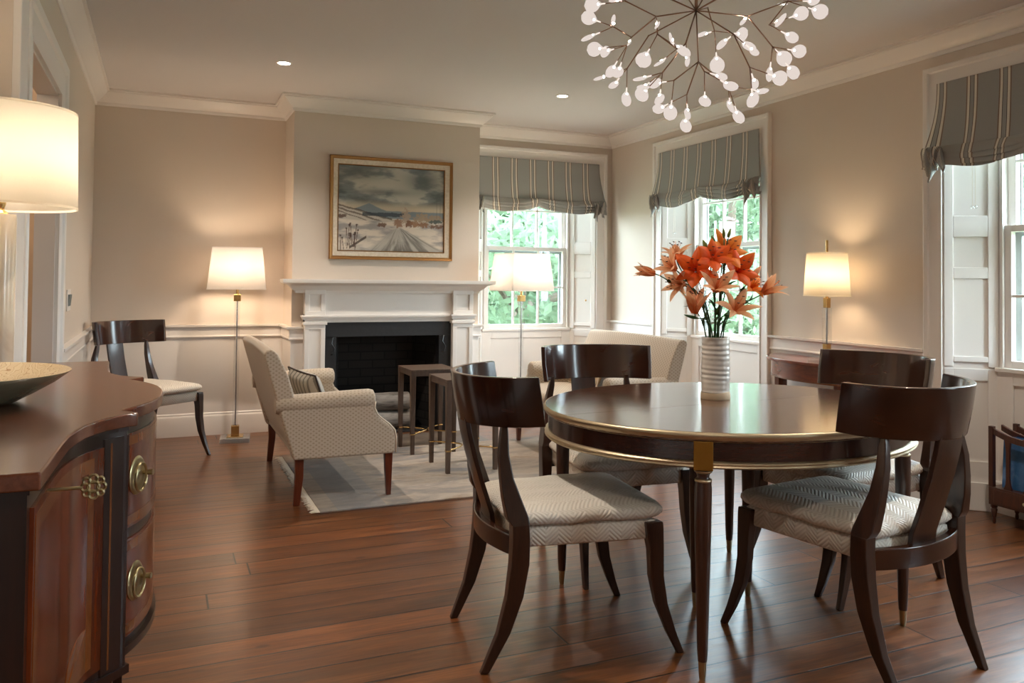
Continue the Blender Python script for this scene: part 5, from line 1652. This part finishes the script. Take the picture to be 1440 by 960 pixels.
# ---------------------------------------------------------------- recessed ceiling lights
DL = [(0.70, 5.274, 'recessed ceiling light in front of the alcove left of the fireplace'), (2.709, 5.315, 'recessed ceiling light in front of the fireplace-side window')]
for i, (x, y, lb) in enumerate(DL + [(0.70, 2.6, None), (2.9, 2.0, None), (0.7, 0.2, None), (2.8, -0.6, None)]):
    t = tag(empty('ceiling_light', (x, y, ZC)), lb or 'recessed ceiling light over the dining end of the room', 'light', 'recessed ceiling lights')
    MB().loft([[(r_ * math.cos(2 * PI * j / 32), r_ * math.sin(2 * PI * j / 32), z) for j in range(32)] for r_, z in ((0.050, -0.001), (0.050, -0.004), (0.040, -0.006), (0.038, -0.001))], closed=True, cap=False).build('trim_ring', M_TRIM, t, smooth=50)
    MB().lathe([(0.0, -0.0015), (0.038, -0.0015), (0.038, -0.003), (0.0, -0.004)], 24).build('lens', M_LED, t)
    ld = bpy.data.lights.new('downlight', 'SPOT'); ld.energy = 26 * K_DOWN; ld.color = (1.0, 0.88, 0.75); ld.spot_size = math.radians(120); ld.spot_blend = 0.8; ld.shadow_soft_size = 0.035
    o = bpy.data.objects.new('downlight', ld); C.objects.link(o); o.parent = t; o.location = (0, 0, -0.012)
# hall fitting
t = tag(empty('ceiling_light', (-1.3, 4.2, 2.37)), 'ceiling light in the hall beyond the cased opening', 'light')
MB().lathe([(0.0, -0.05), (0.09, -0.04), (0.12, 0.0), (0.0, 0.0)], 24).build('diffuser', M_BULB, t, smooth=60)
lamp_light(t, -0.12, 14, (1.0, 0.82, 0.64), 0.08)

# ---------------------------------------------------------------- window shades
def roman(name, loc, rz, label, w=1.275, flip=False, mount=0.0):
    t = tag(empty(name, loc, rz), label, 'window shade', 'striped relaxed window shades')
    ZT = 2.305
    def f(u, v):
        # v: 0 top .. 1 end of cloth
        uu = 1 - u if flip else u
        x = (u - 0.5) * 2
        drop = 0.36
        flare = 0.055 * min(1, v / 0.55) ** 2 * (1 if v < 0.75 else 1.0)
        # scallops: cords near both ends and at the middle
        sc = 0.062 * (math.sin(PI * ((uu * 2) % 1)) ** 0.8) if 0.04 < uu < 0.96 else 0.0
        tail = math.exp(-((abs(x) - 1.0) / 0.10) ** 2)
        if v < 0.55:
            k_ = v / 0.55
            z = ZT - k_ * (drop + sc * 0.25)
            y = -0.012 - 0.028 * k_ ** 2 + 0.004 * math.sin(u * 23) * k_
        else:
            k_ = (v - 0.55) / 0.45          # gathered folds
            nf = 3.4
            ph = k_ * nf * 2 * PI
            z = ZT - drop - sc * (0.25 + 0.75 * k_) - k_ * (0.058 + 0.06 * tail) + 0.020 * math.sin(ph + 1.1 * math.sin(u * 9)) * (1 - 0.3 * k_)
            y = -0.036 - 0.040 * abs(math.sin(ph / 2 + 0.5 * math.sin(u * 11 + 1))) ** 0.6 * (0.8 + 0.2 * math.sin(u * 14 + 2)) * min(1, k_ * 6) - 0.004 * (1 - min(1, k_ * 6)) + 0.010 * k_
            flare *= (1 - 0.35 * k_ * (1 - tail))
        xx = x * (w / 2 - 0.004 + flare * abs(x) ** 6) + 0.006 * math.sin(v * 9 + u * 30) * v
        return (xx, y, z)
    c = MB().grid(f, 90, 90).build('shade_cloth', M_BLIND, t, smooth=180, solid=0.002)
    # gathered tails at the two ends
    for sg in (-1, 1):
        def g_(u, v, sg=sg):
            a = (u - 0.5) * 0.11
            z = ZT - 0.37 - v * 0.125 * (1 + 0.35 * math.sin(u * 7)) + 0.014 * math.sin(u * 22 + v * 5)
            return (sg * (w / 2 + 0.008 - 0.055 + abs(a) * 0.2) + a, -0.070 - 0.018 * math.sin(u * 15 + v * 4) - 0.006 * v, z)
        MB().grid(g_, 26, 12).build('shade_tail', M_BLIND, c, smooth=180, solid=0.002)
    MB().box(-w / 2 + 0.01, w / 2 - 0.01, -0.006, 0.0, ZT - 0.03, ZT).build('headrail', M_TRIM, t)
    cx = w / 2 - 0.20
    mb = MB()
    for dx in (-0.006, 0.006): mb.tube([(-cx + dx, -0.004 + 0.02, 2.2), (-cx + dx * 1.5, 0.02, 1.62)], 0.0012, 5)
    mb.build('pull_cord', M_PIPE, t)
    mb = MB()
    for dx in (-0.010, 0.010): mb.lathe([(0.0, -0.012), (0.007, -0.006), (0.008, 0.002), (0.003, 0.010), (0.0, 0.012)], 10, (-cx + dx, 0.02, 1.615))
    mb.build('cord_tassel', M_ACRYL, t, smooth=180)
    return t


roman('roman_shade', (W1X, YB - 0.022, 0), 0, 'grey striped roman shade on the window right of the fireplace')
roman('roman_shade', (XR - 0.022, W2Y, 0), -PI / 2, 'grey striped roman shade on the middle window behind the lilies')
roman('roman_shade', (XR - 0.022, W3Y, 0), -PI / 2, 'grey striped roman shade at the right edge of the picture')

# ---------------------------------------------------------------- half-round console
cs = tag(empty('console_table', (XR - 0.042, 3.80, 0)), 'half-round mahogany console table against the wall under the small lamp', 'table')
def half(a, b, n=32): return [(-a * math.sin(PI * i / n), b * math.cos(PI * i / n)) for i in range(n + 1)]
CA, CB = 0.355, 0.515
MB().prism(half(CA, CB), 0.715, 0.735).build('console_top', M_MAHOG, cs, bevel=0.003)
MB().prism(half(CA - 0.03, CB - 0.03), 0.620, 0.715).build('console_apron', M_MAHOG, cs, smooth=30)
MB().prism(half(CA - 0.027, CB - 0.027), 0.612, 0.622).build('apron_bead', M_SATIN, cs, smooth=30)
for a in (0.03, 0.32, 0.68, 0.97):
    th = PI * a; x, y = -(CA - 0.055) * math.sin(th), (CB - 0.055) * math.cos(th)
    x = min(x, -0.03)
    MB().loft([[(x + p * 0.020, y + q * 0.020, 0.62) for p, q in ((-1, -1), (1, -1), (1, 1), (-1, 1))], [(x + p * 0.011, y + q * 0.011, 0.0) for p, q in ((-1, -1), (1, -1), (1, 1), (-1, 1))]]).build('leg', M_MAHOGV, cs, bevel=0.002)

# ---------------------------------------------------------------- magazine rack
rk = tag(empty('magazine_rack', (3.985, 2.62, 0)), 'dark mahogany slatted magazine rack below the right-hand window', 'magazine rack')
RX, RY = 0.105, 0.195
mb = MB()
M_RACK = wood('rack_mahogany', srgb(44, 20, 14), srgb(84, 42, 28), (24, 24, 4), 0.3, 0.4)
MB().box(-RX, RX, -RY, RY, 0.095, 0.185).build('drawer_box', M_RACK, rk, bevel=0.003)
fd = MB().box(-RX - 0.004, -RX, -RY + 0.03, RY - 0.03, 0.105, 0.175).build('drawer', M_RACK, rk, bevel=0.002)
MB().lathe([(0, 0), (0.007, 0.003), (0.009, 0.010), (0, 0.014)], 12).build('knob', M_ABRASS, fd, smooth=60)
fd.children[0].location = (-RX - 0.004, 0, 0.14); fd.children[0].rotation_euler = (0, -PI / 2, 0)
for sx in (-1, 0, 1):
    for sy in (-1, 1):
        if sx: MB().bar((sx * (RX - 0.012), sy * (RY - 0.012), 0.185), (sx * (RX - 0.012), sy * (RY - 0.012), 0.49), (0.012, 0.012)).build('corner_post', M_RACK, rk, bevel=0.002)
    mb = MB()
    rings = []
    for i in range(17):
        y = -RY + 2 * RY * i / 16; z = 0.49 - 0.045 * (1 - (y / RY) ** 2)
        rings.append([(sx * (RX - 0.012) - 0.008, y, z - 0.03), (sx * (RX - 0.012) + 0.008, y, z - 0.03), (sx * (RX - 0.012) + 0.008, y, z), (sx * (RX - 0.012) - 0.008, y, z)])
    MB().loft(rings).build('top_rail', M_RACK, rk, bevel=0.002)
    for i in range(1, 4):
        y = -RY + 2 * RY * i / 4
        mb.loft([[(sx * (RX - 0.012) + a * wx_, y + b * wy_, z) for a, b in ((-1, -1), (1, -1), (1, 1), (-1, 1))] for z, wx_, wy_ in ((0.184, 0.006, 0.022), (0.21, 0.006, 0.012), (0.24, 0.006, 0.009), (0.38, 0.006, 0.009), (0.41, 0.006, 0.013), (0.45, 0.006, 0.020))])
    mb.build('slats', M_RACK, rk, bevel=0.001)
for sx in (-1, 1):
    for sy in (-1, 1):
        MB().lathe([(0.0, 0.0), (0.006, 0.0), (0.009, 0.012), (0.007, 0.03), (0.011, 0.036), (0.012, 0.05), (0.016, 0.07), (0.012, 0.078), (0.016, 0.084), (0.016, 0.096), (0, 0.096)], 16, (sx * (RX - 0.018), sy * (RY - 0.018), 0)).build('turned_foot', M_RACK, rk, smooth=50)
MAG = [(-0.062, 0.05, 0.26, 0.20, srgb(60, 104, 150), 'magazine with a blue cover in the front of the rack'), (-0.045, -0.03, 0.24, 0.22, srgb(196, 180, 140), 'cream-covered magazine standing in the rack'),
       (-0.030, -0.01, 0.26, 0.23, srgb(38, 60, 92), 'dark blue magazine standing behind the cream one'), (0.045, 0.02, 0.25, 0.20, srgb(120, 132, 110), 'green-grey magazine in the back of the rack')]
for x, y, h_, w_, c_, lb in MAG:
    o = MB().box(-0.004, 0.004, -w_ / 2, w_ / 2, 0, h_).build('magazine', noise_mat('magazine_cover', [tuple(v * 0.7 for v in c_), c_, tuple(min(1, v * 1.4 + 0.1) for v in c_)], 9, 0.25), bevel=0.001)
    o.location = (3.985 + x, 2.62 + y, 0.186); o.rotation_euler = (0, 0.06, 0)
    tag(o, lb, 'magazine', 'magazines in the rack')

# ---------------------------------------------------------------- wall switch, floor register
sw = tag(empty('light_switch', (XL, 5.02, 1.075)), 'white triple wall switch plate beside the cased opening', 'light switch')
MB().box(0, 0.006, -0.085, 0.085, -0.058, 0.058).build('switch_plate', M_TRIM, sw, bevel=0.002)
for i in (-1, 0, 1):
    MB().loft([[(0.006, i * 0.046 + a * 0.015, b * 0.032) for a, b in ((-1, -1), (1, -1), (1, 1), (-1, 1))], [(0.012 + 0.003 * b, i * 0.046 + a * 0.014, b * 0.030) for a, b in ((-1, -1), (1, -1), (1, 1), (-1, 1))]]).build('rocker', M_STORM, sw, bevel=0.001)
